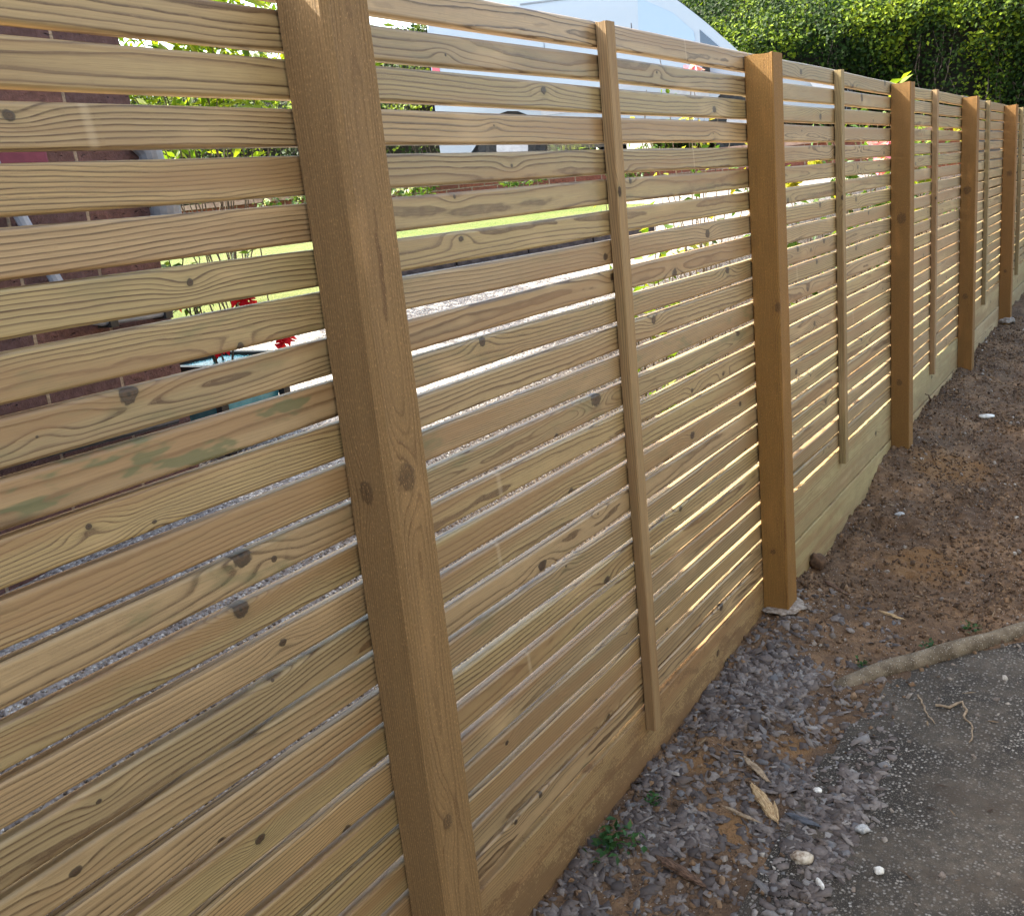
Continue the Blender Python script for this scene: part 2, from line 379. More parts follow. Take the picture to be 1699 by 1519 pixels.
# ------------------------------------------------------------------ fence
KNOTS = {}
for b, row, u, v, r in [(0, 3, 1.557, 0.011, 0.0085), (0, 6, 1.77, 0.005, 0.0068), (0, 7, 1.839, -0.027, 0.0081), (0, 8, 1.638, 0.021, 0.0137), (0, 10, 1.543, 0.008, 0.0047), (0, 10, 1.639, -0.018, 0.0033), (0, 12, 1.773, 0.026, 0.0183), (0, 12, 1.833, -0.002, 0.0067), (0, 13, 1.754, 0.021, 0.0147), (0, 14, 1.823, 0.007, 0.0077), (0, 15, 1.472, 0.008, 0.004), (0, 16, 1.421, 0.004, 0.0079), (0, 17, 1.64, -0.027, 0.0082), (0, 18, 1.71, 0.003, 0.0086), (0, 19, 1.89, -0.027, 0.0096), (0, 15, 1.79, 0.027, 0.0029), (0, 8, 1.502, -0.002, 0.0022), (1, 1, 0.426, -0.008, 0.0034), (1, 2, 0.771, 0.01, 0.0105), (1, 4, 0.616, 0.001, 0.005), (1, 6, 0.409, 0.014, 0.007), (1, 5, 0.404, 0.022, 0.0046), (1, 9, 0.441, 0.02, 0.0122), (1, 9, 0.586, -0.027, 0.0039), (1, 12, 0.895, 0.017, 0.021), (1, 8, 1.027, 0.012, 0.012), (1, 7, 0.997, -0.008, 0.0104), (1, 12, 0.695, -0.027, 0.0084), (1, 14, 0.735, -0.027, 0.0129), (1, 16, 0.582, -0.013, 0.0152), (1, 23, 0.824, -0.027, 0.0111), (1, 24, 0.481, 0.024, 0.0085), (1, 24, 0.373, 0.021, 0.0082), (1, 22, 0.769, -0.027, 0.0093), (1, 3, 0.563, 0.006, 0.0024), (1, 1, 1.359, 0.006, 0.0048), (1, 2, 1.75, -0.007, 0.0126), (1, 5, 1.163, 0.021, 0.0092), (1, 7, 1.658, -0.003, 0.0163), (1, 8, 1.402, -0.018, 0.0136), (1, 9, 1.807, 0.019, 0.0152), (1, 9, 1.194, -0.027, 0.0129), (1, 10, 1.247, 0.014, 0.0147), (1, 12, 1.874, 0.023, 0.0118), (1, 12, 1.376, 0.016, 0.0121), (1, 13, 1.728, -0.012, 0.0077), (1, 13, 1.476, -0.011, 0.009), (1, 15, 1.467, -0.003, 0.0145), (1, 17, 1.903, -0.024, 0.0103), (1, 18, 1.351, 0.02, 0.0107), (1, 24, 1.621, 0.022, 0.0159), (1, 22, 1.208, -0.027, 0.0123), (2, 0, 0.599, -0.003, 0.0132), (2, 0, 1.324, -0.026, 0.0129), (2, 0, 1.916, 0.018, 0.0172), (2, 1, 1.475, 0.006, 0.0159), (2, 2, 0.835, -0.006, 0.0141), (2, 5, 1.403, 0.005, 0.0133), (2, 7, 0.813, 0.018, 0.0143), (2, 7, 1.368, 0.011, 0.0133), (2, 6, 0.414, -0.018, 0.0131), (2, 9, 0.855, 0.022, 0.0146), (2, 10, 0.758, 0.018, 0.012), (2, 11, 0.63, -0.004, 0.0117), (2, 15, 0.455, -0.008, 0.0138), (2, 16, 1.443, 0.026, 0.014), (2, 16, 1.543, -0.027, 0.0172), (2, 13, 0.709, -0.006, 0.0121), (2, 2, 1.176, 0.005, 0.005)]:
    KNOTS.setdefault((b, row), []).append((u, v, r*(.88 if b == 0 and r > .012 else .74)))
GREEN = {(0, 7): .75, (0, 8): .45, (0, 9): 3.2, (0, 12): .8, (1, 11): .9, (1, 12): .6, (1, 9): .4, (1, 17): .4}
MARKS = {(0, 3): (1.66, .011), (1, 0): (1.56, .006), (1, 4): (1.58, .006), (1, 13): (.45, .012), (1, 15): (.42, .010), (1, 19): (.49, .009), (2, 10): (.5, .012), (2, 14): (1.3, .01)}
fence = empty("fence", (0, Y1, .1), "long slatted timber fence of horizontal boards between square brown posts", "fence")

def profile(hh, th, r=.0062, seg=4):
    P = []
    for cx, cz, a0 in ((0-r, hh/2-r, 0), (-th+r, hh/2-r, 90), (-th+r, -hh/2+r, 180), (0-r, -hh/2+r, 270)):
        for i in range(seg+1):
            a = math.radians(a0+90*i/seg); P.append((cx+r*math.cos(a), cz+r*math.sin(a)))
    return np.array(P)                                   # (x, z), first quarter is the front top edge
def slat(mb, y0, y1, zc, seed, knots, tone, grn, mark, hh):
    pr = profile(hh, SLATT); n = len(pr); k = 22
    us = np.linspace(y0, y1, k); L = y1-y0
    bow = .0016*np.sin(us*1.7+seed*5.1)+.0011*np.sin(us*4.3+seed*2.3); cup = .0012*np.sin(us*2.1+seed*9.7)
    tw = .02*np.sin(us*1.3+seed*3.3)
    V = []; W = []
    for i, u in enumerate(us):
        x = pr[:, 0]+cup[i]-.001+pr[:, 1]*tw[i]*.5; z = zc+pr[:, 1]+bow[i]
        V.append(np.stack([x, np.full(n, u), z], -1)); W.append(np.stack([np.full(n, u-y0), pr[:, 1], pr[:, 0]], -1))
    V = np.concatenate(V); W = np.concatenate(W)
    F = [(i*n+j, (i+1)*n+j, (i+1)*n+(j+1) % n, i*n+(j+1) % n) for i in range(k-1) for j in range(n)]
    F += [tuple(range(n)), tuple((k-1)*n+j for j in range(n))[::-1]]
    kk = (knots+[(0, 0, 0)]*3)[:3]
    mb.add(V, F, wc=W, sd=(seed, tone, grn), k1=kk[0], k2=kk[1], k3=kk[2], mk=mark)
for b in range(-1, 7):
    ya = Y1+(b-1)*PS+.05+.002; yb = ya+PS-.004
    mb = MB()
    for row in range(ROWS[b]):
        rr = random.Random(b*100+row+5)
        kn = list(KNOTS.get((b, row), []))
        off = .052                                       # panel starts at the post's middle, knots are measured from its face
        kn = [(u-off, v, r) for u, v, r in kn]
        while len(kn) < (3 if b > 1 else 2) and rr.random() < .62:
            big_ = rr.random() < (.75 if b > 1 else .25)
            kn.append((rr.uniform(.08, 1.9) if b else rr.uniform(.2, 1.2), rr.uniform(-.024, .024), rr.uniform(.004, .011) if big_ else rr.uniform(.001, .004)))
        m = MARKS.get((b, row), (-9, .001)); grn = GREEN.get((b, row), rr.choice([0, 0, .15, .3, .5 if b > 1 else .25]))
        slat(mb, ya, yb, TOPZ-SLATH/2-row*PITCH+rr.uniform(-.0018, .0018), rr.uniform(0, 40), kn, rr.random(), grn, (m[0]-off, m[1], 0), SLATH+rr.uniform(-.0030, .0016))
    rebase(mb.build("slat_panel", SLATW), fence)
def stick(name, mat, x0, x1, y0, y1, z0, z1, seed, knots=(), r=.004, parent=fence, nseg=14, rough=0., grn=0., top=0.):
    """an upright square timber; wood coordinates run up it and round its faces"""
    mb = MB(); rr = random.Random(seed)
    c = [(x0, y1), (x0, y0), (x1, y0), (x1, y1)]                     # walk: back, near face, front face, far face
    P = []; per = []; s = -(x1-x0)
    for i in range(4):
        (ax, ay), (bx, by) = c[i], c[(i+1) % 4]; d = math.hypot(bx-ax, by-ay); ex, ey = (bx-ax)/d, (by-ay)/d
        if i == 0: s = -(x1-x0)-d
        ra, rb = [(r if q == 2 else min(r, .003)) for q in (i, (i+1) % 4)]
        for t in (ra, ra*2., d/3, 2*d/3, d-rb*2., d-rb):
            P.append((ax+ex*t, ay+ey*t)); per.append(s+t)
        s += d
    P = np.array(P); per = np.array(per); n = len(P); V = []; W = []
    zs = np.linspace(z0, z1, nseg); cx, cy = (x0+x1)/2, (y0+y1)/2
    for i, z in enumerate(zs):
        jj = np.array([[rr.uniform(-1, 1)*rough, rr.uniform(-1, 1)*rough] for _ in range(n)])
        Q = P+jj; V.append(np.stack([Q[:, 0], Q[:, 1], np.full(n, z)+(np.array([rr.uniform(0, top) for _ in range(n)]) if i == nseg-1 else 0)], -1)); W.append(np.stack([np.full(n, z), per, np.zeros(n)], -1))
    V = np.concatenate(V); W = np.concatenate(W)
    F = [(i*n+j, i*n+(j+1) % n, (i+1)*n+(j+1) % n, (i+1)*n+j) for i in range(nseg-1) for j in range(n)]
    ctop = len(V); V = np.concatenate([V, [(cx, cy, z1+top/2)]]); W = np.concatenate([W, [(z1, 0, .05)]])
    F += [((nseg-1)*n+j, (nseg-1)*n+(j+1) % n, ctop) for j in range(n)]
    kk = (list(knots)+[(0, 0, 0)]*3)[:3]
    mb.add(V, F, wc=W, sd=(seed*1.37 % 40, rr.random(), grn), k1=kk[0], k2=kk[1], k3=kk[2], mk=(-9, .001, 0))
    return rebase(mb.build(name, mat), fence)
PK = {1: [(1.262, -.055, .015), (1.282, .045, .020), (.62, .03, .013)], 2: [(1.29, -.006, .012), (.42, -.05, .008)], 3: [(1.45, -.04, .02), (.62, -.05, .014)], 4: [(1.50, -.05, .022), (.80, -.05, .016)], 5: [(1.55, -.04, .02), (.75, -.05, .012)]}
for k in range(0, 8):
    y = Y1+(k-1)*PS; d = .0995 if k == 1 else .094
    zb = float(np.interp(y, HBY, HBZ))-.25
    stick("post", POSTW if k < 2 else POSTF, .002, d, y, y+(.101 if k == 1 else .096), zb, TOPZ-.018, 11+k*3, PK.get(k, [(1.2, -.04, .012)]), .010 if k == 1 else .0035, rough=.0006, top=.004)
for b in range(-1, 7):
    y = Y1+(b-1)*PS+1.025; zb = TOPZ-ROWS[b]*PITCH-.058
    nk = {1: [(1.71, .01, .008), (.39, .02, .006)], 2: [(1.6, .0, .007)], 3: [(1.5, .0, .008)]}.get(b, [])
    stick("batten", BATW, .0015, .031, y, y+.045, zb, TOPZ-.005, 60+b*5, nk, .0025, rough=.0003, top=.002, grn=.2)
for b in range(-1, 7):
    ya = Y1+(b-1)*PS+.05+.003; yb = ya+PS-.006; zt = TOPZ-ROWS[b]*PITCH
    for i in range(3):
        z1_ = zt-i*.2-(.003 if i else 0)-.002; z0_ = zt-(i+1)*.2
        if z1_ < .02: continue
        rr = random.Random(b*7+i+3)
        mb = MB(); xf = .0012 if i == 0 else .004; k = 40; r = .004
        pr = profile(z1_-z0_, .024, r, 2); n = len(pr); us = np.linspace(ya, yb, k); V = []; W = []
        for u in us:
            jag = np.where(pr[:, 1] > (z1_-z0_)/2-r*1.01, rr.uniform(-.0022, .0006), 0)
            V.append(np.stack([pr[:, 0]+xf+rr.uniform(-.0005, .0005), np.full(n, u), (z0_+z1_)/2+pr[:, 1]+jag], -1)); W.append(np.stack([np.full(n, u-ya), pr[:, 1], pr[:, 0]], -1))
        F = [(q*n+j, (q+1)*n+j, (q+1)*n+(j+1) % n, q*n+(j+1) % n) for q in range(k-1) for j in range(n)]
        F += [tuple(range(n)), tuple((k-1)*n+j for j in range(n))[::-1]]
        mb.add(np.concatenate(V), F, wc=np.concatenate(W), sd=(rr.uniform(0, 40), rr.random(), .2), k1=(rr.uniform(.3, 1.7), rr.uniform(-.07, .07), rr.uniform(.008, .014)), mk=(-9, .001, 0))
        rebase(mb.build("gravel_board", GRAVM if b < 2 else GRAVW), fence)
def conc_mat():
    g = G("post_concrete"); P = g.nd("ShaderNodeNewGeometry").outputs["Position"]; a = g.noise(P, 60., 4., .65)
    g.bump(a, .004, .8); return g.fin(g.mix(g.mr(a, .35, .7), (.17, .13, .10), (.38, .33, .29)), .9, .2)
CONC = conc_mat()
for k, hgt in ((2, .012), (5, .04)):
    y = Y1+(k-1)*PS; zb = float(np.interp(y, HBY, HBZ)); bm = bmesh.new()
    bmesh.ops.create_icosphere(bm, subdivisions=4, radius=1)
    rr = np.random.default_rng(k)
    for v in bm.verts:
        c = v.co.copy(); n = fbm(np.array([c.x*3+k]), np.array([c.y*3+c.z*2]), 7, 3)[0]
        s = 1+.5*n
        v.co = Vector((.055+c.x*.078*s, y+.048+c.y*.082*s, zb+.01+max(-.2, c.z)*hgt*s))
    mb = MB(); bm.verts.index_update(); mb.add([tuple(v.co) for v in bm.verts], [[v.index for v in f.verts] for f in bm.faces]); bm.free()
    rebase(mb.build("footing", CONC, smooth=True), fence)

# ------------------------------------------------------------------ slate, crumbs, stones on the near ground
def tint_mat(name, stops, rough=.8, bscale=120., bd=.0015, spec=.35):
    g = G(name); t = g.attr("tint").outputs["Fac"]; P = g.nd("ShaderNodeNewGeometry").outputs["Position"]
    n = g.noise(P, bscale, 4., .65); n2 = g.noise(P, 18., 3.)
    col = g.ramp(t, stops); col = g.mix(g.mr(n, .3, .75, .45, 0.), col, (.05, .04, .035)); col = g.mix(g.mr(n2, .52, .7, 0., .35), col, (.13, .09, .062))
    g.bump(n, bd, .8); return g.fin(col, rough, spec)
SLATEM = tint_mat("plum_slate", [(0., (.050, .038, .035)), (.3, (.095, .074, .067)), (.65, (.165, .133, .120)), (.88, (.25, .213, .192)), (.94, (.12, .12, .13)), (1., (.36, .325, .295))], .72)
def normal_at(x, y, e=.012):
    zx = (near_z(x+e, y)-near_z(x-e, y))/(2*e); zy = (near_z(x, y+e)-near_z(x, y-e))/(2*e)
    n = np.stack([-zx, -zy, np.ones_like(zx)], -1); return n/np.linalg.norm(n, axis=-1, keepdims=True)
def dens(x, y):
    d = np.ones_like(x)
    edge = .50+.10*fbm(y*2.2, y*0+3, 31, 2)+.09*np.exp(-((y-2.35)/.28)**2)-.10*ss(2.6, 2.95, y)
    d *= 1-ss(edge-.02, edge+.10, x)
    d *= 1-ss(2.55, 3.25, y+.3*fbm(x*5, y*5, 12, 2))*.97
    d *= .10+.80*ss(-.04, .14, fbm(x*5.2, y*5.2, 77, 3))
    for cx, cy, r in ((.30, 2.01, .06), (.50, 2.09, .055), (.14, 2.2, .05), (.36, 2.42, .06), (.08, 1.85, .06)):
        d *= 1-.92*np.exp(-(((x-cx)/r)**2+((y-cy)/r)**2)*1.2)
    d *= .55+.45*ss(.02, .10, x)
    return d
def chips(name, n, xr, yr, size, mat, dfn, seed, flat=(.05, .13), tilt=.26, lift=.0, tintf=None):
    rg = np.random.default_rng(seed); X = rg.uniform(*xr, n*6); Yv = rg.uniform(*yr, n*6); keep = rg.random(n*6) < dfn(X, Yv); X = X[keep][:n]; Yv = Yv[keep][:n]; m = len(X)
    Z = near_z(X, Yv); N = normal_at(X, Yv); N = N+rg.normal(0, tilt, (m, 3)); N /= np.linalg.norm(N, axis=1, keepdims=True)
    k = 5; VV = []; FF = []; TT = []
    ang = rg.uniform(0, 6.28, m); A = np.stack([np.cos(ang), np.sin(ang), np.zeros(m)], -1); A -= N*(A*N).sum(1, keepdims=True); A /= np.linalg.norm(A, axis=1, keepdims=True); B = np.cross(N, A)
    s = rg.uniform(size[0], size[1], m)*rg.choice([.6, .8, 1., 1.25], m); el = rg.uniform(.38, .85, m); th = s*rg.uniform(*flat, m)
    base = np.stack([X, Yv, Z], -1)+N*(th*.35+lift)[:, None]
    th0 = np.linspace(0, 2*np.pi, k, endpoint=False)[None]+rg.uniform(-.42, .42, (m, k)); rad = rg.uniform(.55, 1.2, (m, k))
    top = base[:, None]+(A[:, None]*(np.cos(th0)*rad*s[:, None]*.5)[..., None]+B[:, None]*(np.sin(th0)*rad*s[:, None]*.5*el[:, None])[..., None])
    sh = rg.uniform(.86, .98, (m, k))
    up = base[:, None]+(top-base[:, None])*sh[..., None]+N[:, None]*(th[:, None]*rg.uniform(.35, .65, (m, k)))[..., None]
    lo = top-N[:, None]*(th*.5)[:, None, None]
    V = np.concatenate([lo, up, (base+N*(th*.55)[:, None])[:, None]], 1)      # 2k+1 per chip
    off = (np.arange(m)*(2*k+1))[:, None]
    tris = []
    for j in range(k):
        j2 = (j+1) % k
        tris += [(j, j2, k+j2), (j, k+j2, k+j), (k+j, k+j2, 2*k)]
    T = np.array(tris); F = (off[:, :, None]+T[None]).reshape(-1, 3)
    t = tintf(rg, m) if tintf else rg.random(m)
    return big(name, V.reshape(-1, 3), F, mat, np.repeat(t, 2*k+1))
o = chips("slate_chippings", 6000, (.01, .72), (1.25, 3.5), (.020, .052), SLATEM, dens, 5)
tag(o, "mass of flat plum grey slate chippings spread along the fence foot", "slate chippings", kind="stuff")
CRUMB = tint_mat("soil_crumb", [(0., (.065, .040, .026)), (.5, (.15, .090, .052)), (.85, (.25, .148, .080)), (1., (.32, .21, .13))], .95, 200., .002, .15)
def cd(x, y): return (1-ss(-.02, .06, slab_in(x, y)))*(.35+.65*ss(-.1, .15, fbm(x*4, y*4, 91, 3)))*(.35+.65*ss(2.6, 3.3, y)+.5*(1-ss(.0, .09, x)))
o = chips("soil_crumbs", 17000, (.0, .95), (1.25, 9.5), (.004, .019), CRUMB, cd, 15, (.5, .9), .6)
tag(o, "loose brown crumbs and clods scattered over the bare soil", "soil crumbs", kind="stuff")
def gd(x, y): return .5+.5*ss(0, .2, fbm(x*3, y*3, 5, 2))
GRIT = tint_mat("pale_grit", [(0., (.16, .13, .11)), (.5, (.28, .22, .18)), (.9, (.36, .31, .26)), (1., (.55, .50, .44))], .8, 150., .001)
o = chips("small_stones", 900, (.0, 1.05), (1.3, 9.), (.006, .022), GRIT, gd, 25, (.35, .7), .5)
tag(o, "fine pale grit and tiny stones sprinkled over soil and path", "grit", kind="stuff")
FIB = tint_mat("bark_bits", [(0., (.05, .03, .02)), (.5, (.12, .075, .045)), (1., (.38, .27, .16))], .9, 90., .001, .15)
def stickbits(name, n, seed):
    rg = np.random.default_rng(seed); X = rg.uniform(.02, .95, n*4); Yv = rg.uniform(1.4, 9, n*4); k_ = rg.random(n*4) < cd(X, Yv)*.9+.1; X = X[k_][:n]; Yv = Yv[k_][:n]; m = len(X)
    a = rg.uniform(0, 6.28, m); L = rg.uniform(.012, .05, m); wd = rg.uniform(.0012, .004, m); Z = near_z(X, Yv)
    d = np.stack([np.cos(a), np.sin(a), rg.normal(0, .25, m)], -1); pz = np.stack([-np.sin(a), np.cos(a), np.zeros(m)], -1); u = np.array([0, 0, 1.])
    c = np.stack([X, Yv, Z+wd*.8+.001], -1)
    V = np.stack([c-d*L[:, None]/2, c+pz*wd[:, None]-d*L[:, None]*.2, c+u*wd[:, None], c-pz*wd[:, None]+d*L[:, None]*.1, c+d*L[:, None]/2], 1)
    T = np.array([(0, 1, 2), (0, 2, 3), (1, 4, 2), (2, 4, 3)]); F = ((np.arange(m)*5)[:, None, None]+T[None]).reshape(-1, 3)
    return big(name, V.reshape(-1, 3), F, FIB, np.repeat(rg.random(m)**2, 5))
tag(stickbits("bark_fragments", 900, 3), "thin bark fibres and twig scraps littering the soil", "bark fragments", kind="stuff")

# single pieces lying on the ground
def zz(x, y): return float(near_z(np.array([x]), np.array([y]))[0])
def simple(name, c1, c2, sc, rough=.8, bd=.002, spec=.3, stretch=(1, 1, 1)):
    g = G(name); P = g.nd("ShaderNodeTexCoord").outputs["Object"]; mp = g.nd("ShaderNodeMapping"); mp.inputs["Scale"].default_value = stretch; g.lk(P, mp.inputs[0])
    n = g.noise(mp.outputs[0], sc, 4., .65); g.bump(n, bd, .8); return g.fin(g.mix(g.mr(n, .32, .68), c1, c2), rough, spec)
SPLIN = simple("split_pine", (.20, .11, .05), (.58, .42, .24), 55., .85, .003, .2, (1, 9, 9))
BARK = simple("old_bark", (.06, .035, .025), (.20, .12, .08), 60., .9, .004, .2, (1, 6, 6))
TWIG = simple("dry_root", (.16, .11, .07), (.36, .27, .18), 80.)
PEB = simple("white_pebble", (.45, .42, .38), (.78, .75, .70), 60., .6)
GPEB = simple("grey_pebble", (.22, .22, .22), (.50, .49, .48), 90., .7)
def splinter(name, a, b, wd, th, mat, label, cat="wood splinter", z=.012, group=None):
    a = Vector((a[0], a[1], zz(*a)+z)); b = Vector((b[0], b[1], zz(*b)+z)); c = (a+b)/2; d = (b-a); L = d.length; d.normalize()
    s = Vector((-d.y, d.x, .15)).normalized(); u = d.cross(s); rr = random.Random(int(L*1e5)); V = []; k = 9
    for i in range(k):
        t = i/(k-1); f = (min(1, t*4+.12)*min(1, (1-t)*3+.08)); jit = Vector((rr.uniform(-1, 1), rr.uniform(-1, 1), rr.uniform(-.5, .5)))*wd*.12
        p = Vector((L*(t-.5), 0, 0))
        for (sx, sz) in ((-1, -.5), (-.8, .6), (-.1, 1), (.7, .5), (1, -.5), (0, -1)):
            V.append(tuple(p+Vector((rr.uniform(-.04, .04)*L, sx*wd*f*.5*rr.uniform(.8, 1.2), sz*th*f*.5*rr.uniform(.8, 1.2)))+jit))
    F = [(i*6+j, i*6+(j+1) % 6, (i+1)*6+(j+1) % 6, (i+1)*6+j) for i in range(k-1) for j in range(6)]+[tuple(range(6))[::-1], tuple((k-1)*6+j for j in range(6))]
    mb = MB(); mb.add(V, F); o = mb.build(name, mat); o.matrix_world = Matrix.Translation(c) @ Matrix((d, s, u)).transposed().to_4x4()
    return tag(o, label, cat, group)
splinter("wood_splinter", (.292, 2.205), (.398, 2.088), .030, .014, SPLIN, "broad pale torn wood splinter lying on the slate chippings")
splinter("wood_splinter", (.366, 2.168), (.403, 2.085), .011, .007, SPLIN, "short narrow pale splinter right beside the broad torn splinter")
splinter("bark_strip", (.185, 1.828), (.335, 1.778), .024, .014, BARK, "long dark brown bark strip lying across slate chippings near the fence", "bark strip")
splinter("bark_strip", (.105, 3.545), (.235, 3.462), .018, .012, BARK, "dark stick of bark on the soil below the second post", "bark strip")
splinter("wood_splinter", (.345, 3.410), (.448, 3.372), .013, .008, SPLIN, "thin pale sliver of wood on the soil above the edging bar")
splinter("wood_splinter", (.225, 2.315), (.335, 2.238), .022, .009, TWIG, "grey brown curled wood shard on the slate chippings")
splinter("wood_splinter", (.255, 2.08), (.372, 2.062), .010, .006, TWIG, "dull grey sliver lying just above the orange soil patch")
splinter("slate_shard", (.405, 2.135), (.505, 2.11), .022, .008, simple("dark_slate", (.04, .045, .055), (.09, .095, .11), 70., .6), "long blue black slate shard at the edge of the path", "slate shard")
def lump(name, x, y, sx, sy, sz, mat, label, cat, rot=0., seed=0, sink=.25):
    bm = bmesh.new(); bmesh.ops.create_icosphere(bm, subdivisions=3, radius=1)
    for v in bm.verts:
        c = v.co; n = fbm(np.array([c.x*1.7+seed]), np.array([c.y*1.7+c.z*1.3]), seed, 3)[0]; s = 1+.65*n
        v.co = Vector((c.x*sx*s, c.y*sy*s, c.z*sz*s))
    me = bpy.data.meshes.new(name); bm.to_mesh(me); bm.free(); me.materials.append(mat)
    for p in me.polygons: p.use_smooth = True
    o = bpy.data.objects.new(name, me); COL.objects.link(o); o.location = (x, y, zz(x, y)+sz*(1-sink)); o.rotation_euler = (0, 0, rot)
    return tag(o, label, cat)
lump("pebble", .668, 2.012, .012, .011, .010, PEB, "roundish bright white pebble alone on the dark path", "pebble", .3, 3)
lump("pebble", .560, 1.908, .007, .017, .010, PEB, "narrow pointed white stone on the path edge", "pebble", .8, 5)
lump("pebble", .597, 2.148, .020, .012, .011, GPEB, "oval pale grey pebble on the path beside the slate", "pebble", .5, 8)
lump("stone", .500, 1.975, .026, .020, .017, simple("stained_flint", (.16, .10, .06), (.62, .55, .45), 38., .7), "brown flint stone with a white crust among slate at the path edge", "stone", .4, 11)
lump("pebble", .452, 2.265, .012, .010, .008, PEB, "small white pebble at the right edge of the slate chippings", "pebble", .4, 14)
lump("chalk_flake", .335, 6.10, .045, .030, .012, simple("chalk", (.5, .46, .4), (.72, .70, .66), 40.), "flat off-white flake on the far bare soil", "flake", .3, 17)
lump("soil_clod", .035, 3.72, .035, .028, .038, simple("clod", (.07, .042, .028), (.15, .09, .055), 60., .95, .005), "upright dark soil clod against the gravel board past the second post", "clod", 0, 19)
lump("stone", .21, 4.4, .025, .016, .010, GPEB, "pale grey stone on brown soil in front of the second panel", "stone", 1, 23)
def root(name, pts, r, label, mat=TWIG):
    P = [Vector((x, y, zz(x, y)+.006+dz)) for x, y, dz in pts]; Q = []
    for i in range(len(P)-1):
        for t in (0, .33, .66): Q.append(P[i].lerp(P[i+1], t)+Vector((random.uniform(-1, 1), random.uniform(-1, 1), random.uniform(0, .5)))*r*.8)
    Q.append(P[-1]); mb = MB(); k = len(Q); tube(mb, Q, [r*(1-.55*i/k)*random.uniform(.8, 1.2) for i in range(k)], 6)
    return tag(mb.build(name, mat, smooth=True), label, "root")
root("dry_root", [(.646, 2.833, 0), (.683, 2.837, 0), (.714, 2.874, .004), (.73, 2.831, .006), (.733, 2.783, .002), (.757, 2.749, .004), (.769, 2.701, .002), (.764, 2.661, 0)], .0045, "crooked pale dry root twisting across the path")
root("dry_root", [(.588, 2.868, .004), (.609, 2.818, .006), (.632, 2.77, .002), (.662, 2.725, 0)], .0032, "short slightly curved dry root beside the crooked one on the path")
root("dry_root", [(.02, 6.15, 0), (.05, 6.0, .05), (.055, 5.9, .11), (.05, 5.83, .14)], .006, "dark root sticking up from soil against the third panel's board", BARK)

# ------------------------------------------------------------------ leaves
def leaf_mat(name, stops, trans=.35, rough=.45, spec=.4):
    g = G(name); t = g.attr("tint").outputs["Fac"]; col = g.ramp(t, stops); g.fin(col, rough, spec*.5)
    tr = g.nd("ShaderNodeBsdfTranslucent"); mixs = g.nd("ShaderNodeMixShader"); mixs.inputs[0].default_value = trans
    g.lk(g.mix(1., col, (1.5, 1.45, .6), 'MULTIPLY'), tr.inputs[0]); g.lk(g.b.outputs[0], mixs.inputs[1]); g.lk(tr.outputs[0], mixs.inputs[2]); g.lk(mixs.outputs[0], g.out.inputs[0])
    return g.m
HEDGEL = leaf_mat("hedge_leaf", [(0., (.005, .014, .003)), (.45, (.016, .038, .004)), (.70, (.13, .185, .012)), (1., (.29, .33, .026))], .34, .6, .25)
ROSEL = leaf_mat("shrub_leaf", [(0., (.02, .05, .010)), (.6, (.05, .10, .016)), (1., (.10, .15, .025))], .4)
LIMEL = leaf_mat("lime_leaf", [(0., (.05, .10, .012)), (.5, (.11, .17, .018)), (1., (.20, .23, .03))], .45)
WEEDL = leaf_mat("weed_leaf", [(0., (.02, .06, .02)), (1., (.05, .12, .035))], .25)
YELL = leaf_mat("yellow_leaf", [(0., (.16, .18, .02)), (1., (.32, .30, .04))], .4)
REDP = leaf_mat("red_petal", [(0., (.28, .004, .010)), (1., (.55, .012, .03))], .25, .5, .3)
PINKP = leaf_mat("pink_petal", [(0., (.55, .16, .32)), (1., (.75, .42, .55))], .35, .5, .3)
WHITEP = leaf_mat("white_petal", [(0., (.6, .6, .55)), (1., (.8, .8, .76))], .3)
WOODY = simple("woody_stem", (.05, .04, .03), (.13, .10, .07), 60., .9)
def leaves(name, P, N, size, mat, seed, asp=.5, fold=.25, tint=None):
    rg = np.random.default_rng(seed); m = len(P); P = np.asarray(P); N = np.asarray(N)+rg.normal(0, .55, (m, 3)); N /= np.linalg.norm(N, axis=1, keepdims=True)
    A = rg.normal(0, 1, (m, 3)); A -= N*(A*N).sum(1, keepdims=True); A /= np.linalg.norm(A, axis=1, keepdims=True); B = np.cross(N, A)
    s = size*rg.uniform(.6, 1.25, m)
    V = np.stack([P, P+A*(s*.45)[:, None]+B*(s*asp*.5)[:, None]+N*(s*fold*asp)[:, None], P+A*s[:, None], P+A*(s*.45)[:, None]-B*(s*asp*.5)[:, None]+N*(s*fold*asp)[:, None]], 1)
    F = ((np.arange(m)*4)[:, None, None]+np.array([(0, 1, 2), (0, 2, 3)])[None]).reshape(-1, 3)
    t = rg.random(m) if tint is None else np.clip(tint+rg.normal(0, .15, m), 0, 1)
    return big(name, V.reshape(-1, 3), F, mat, np.repeat(t, 4))
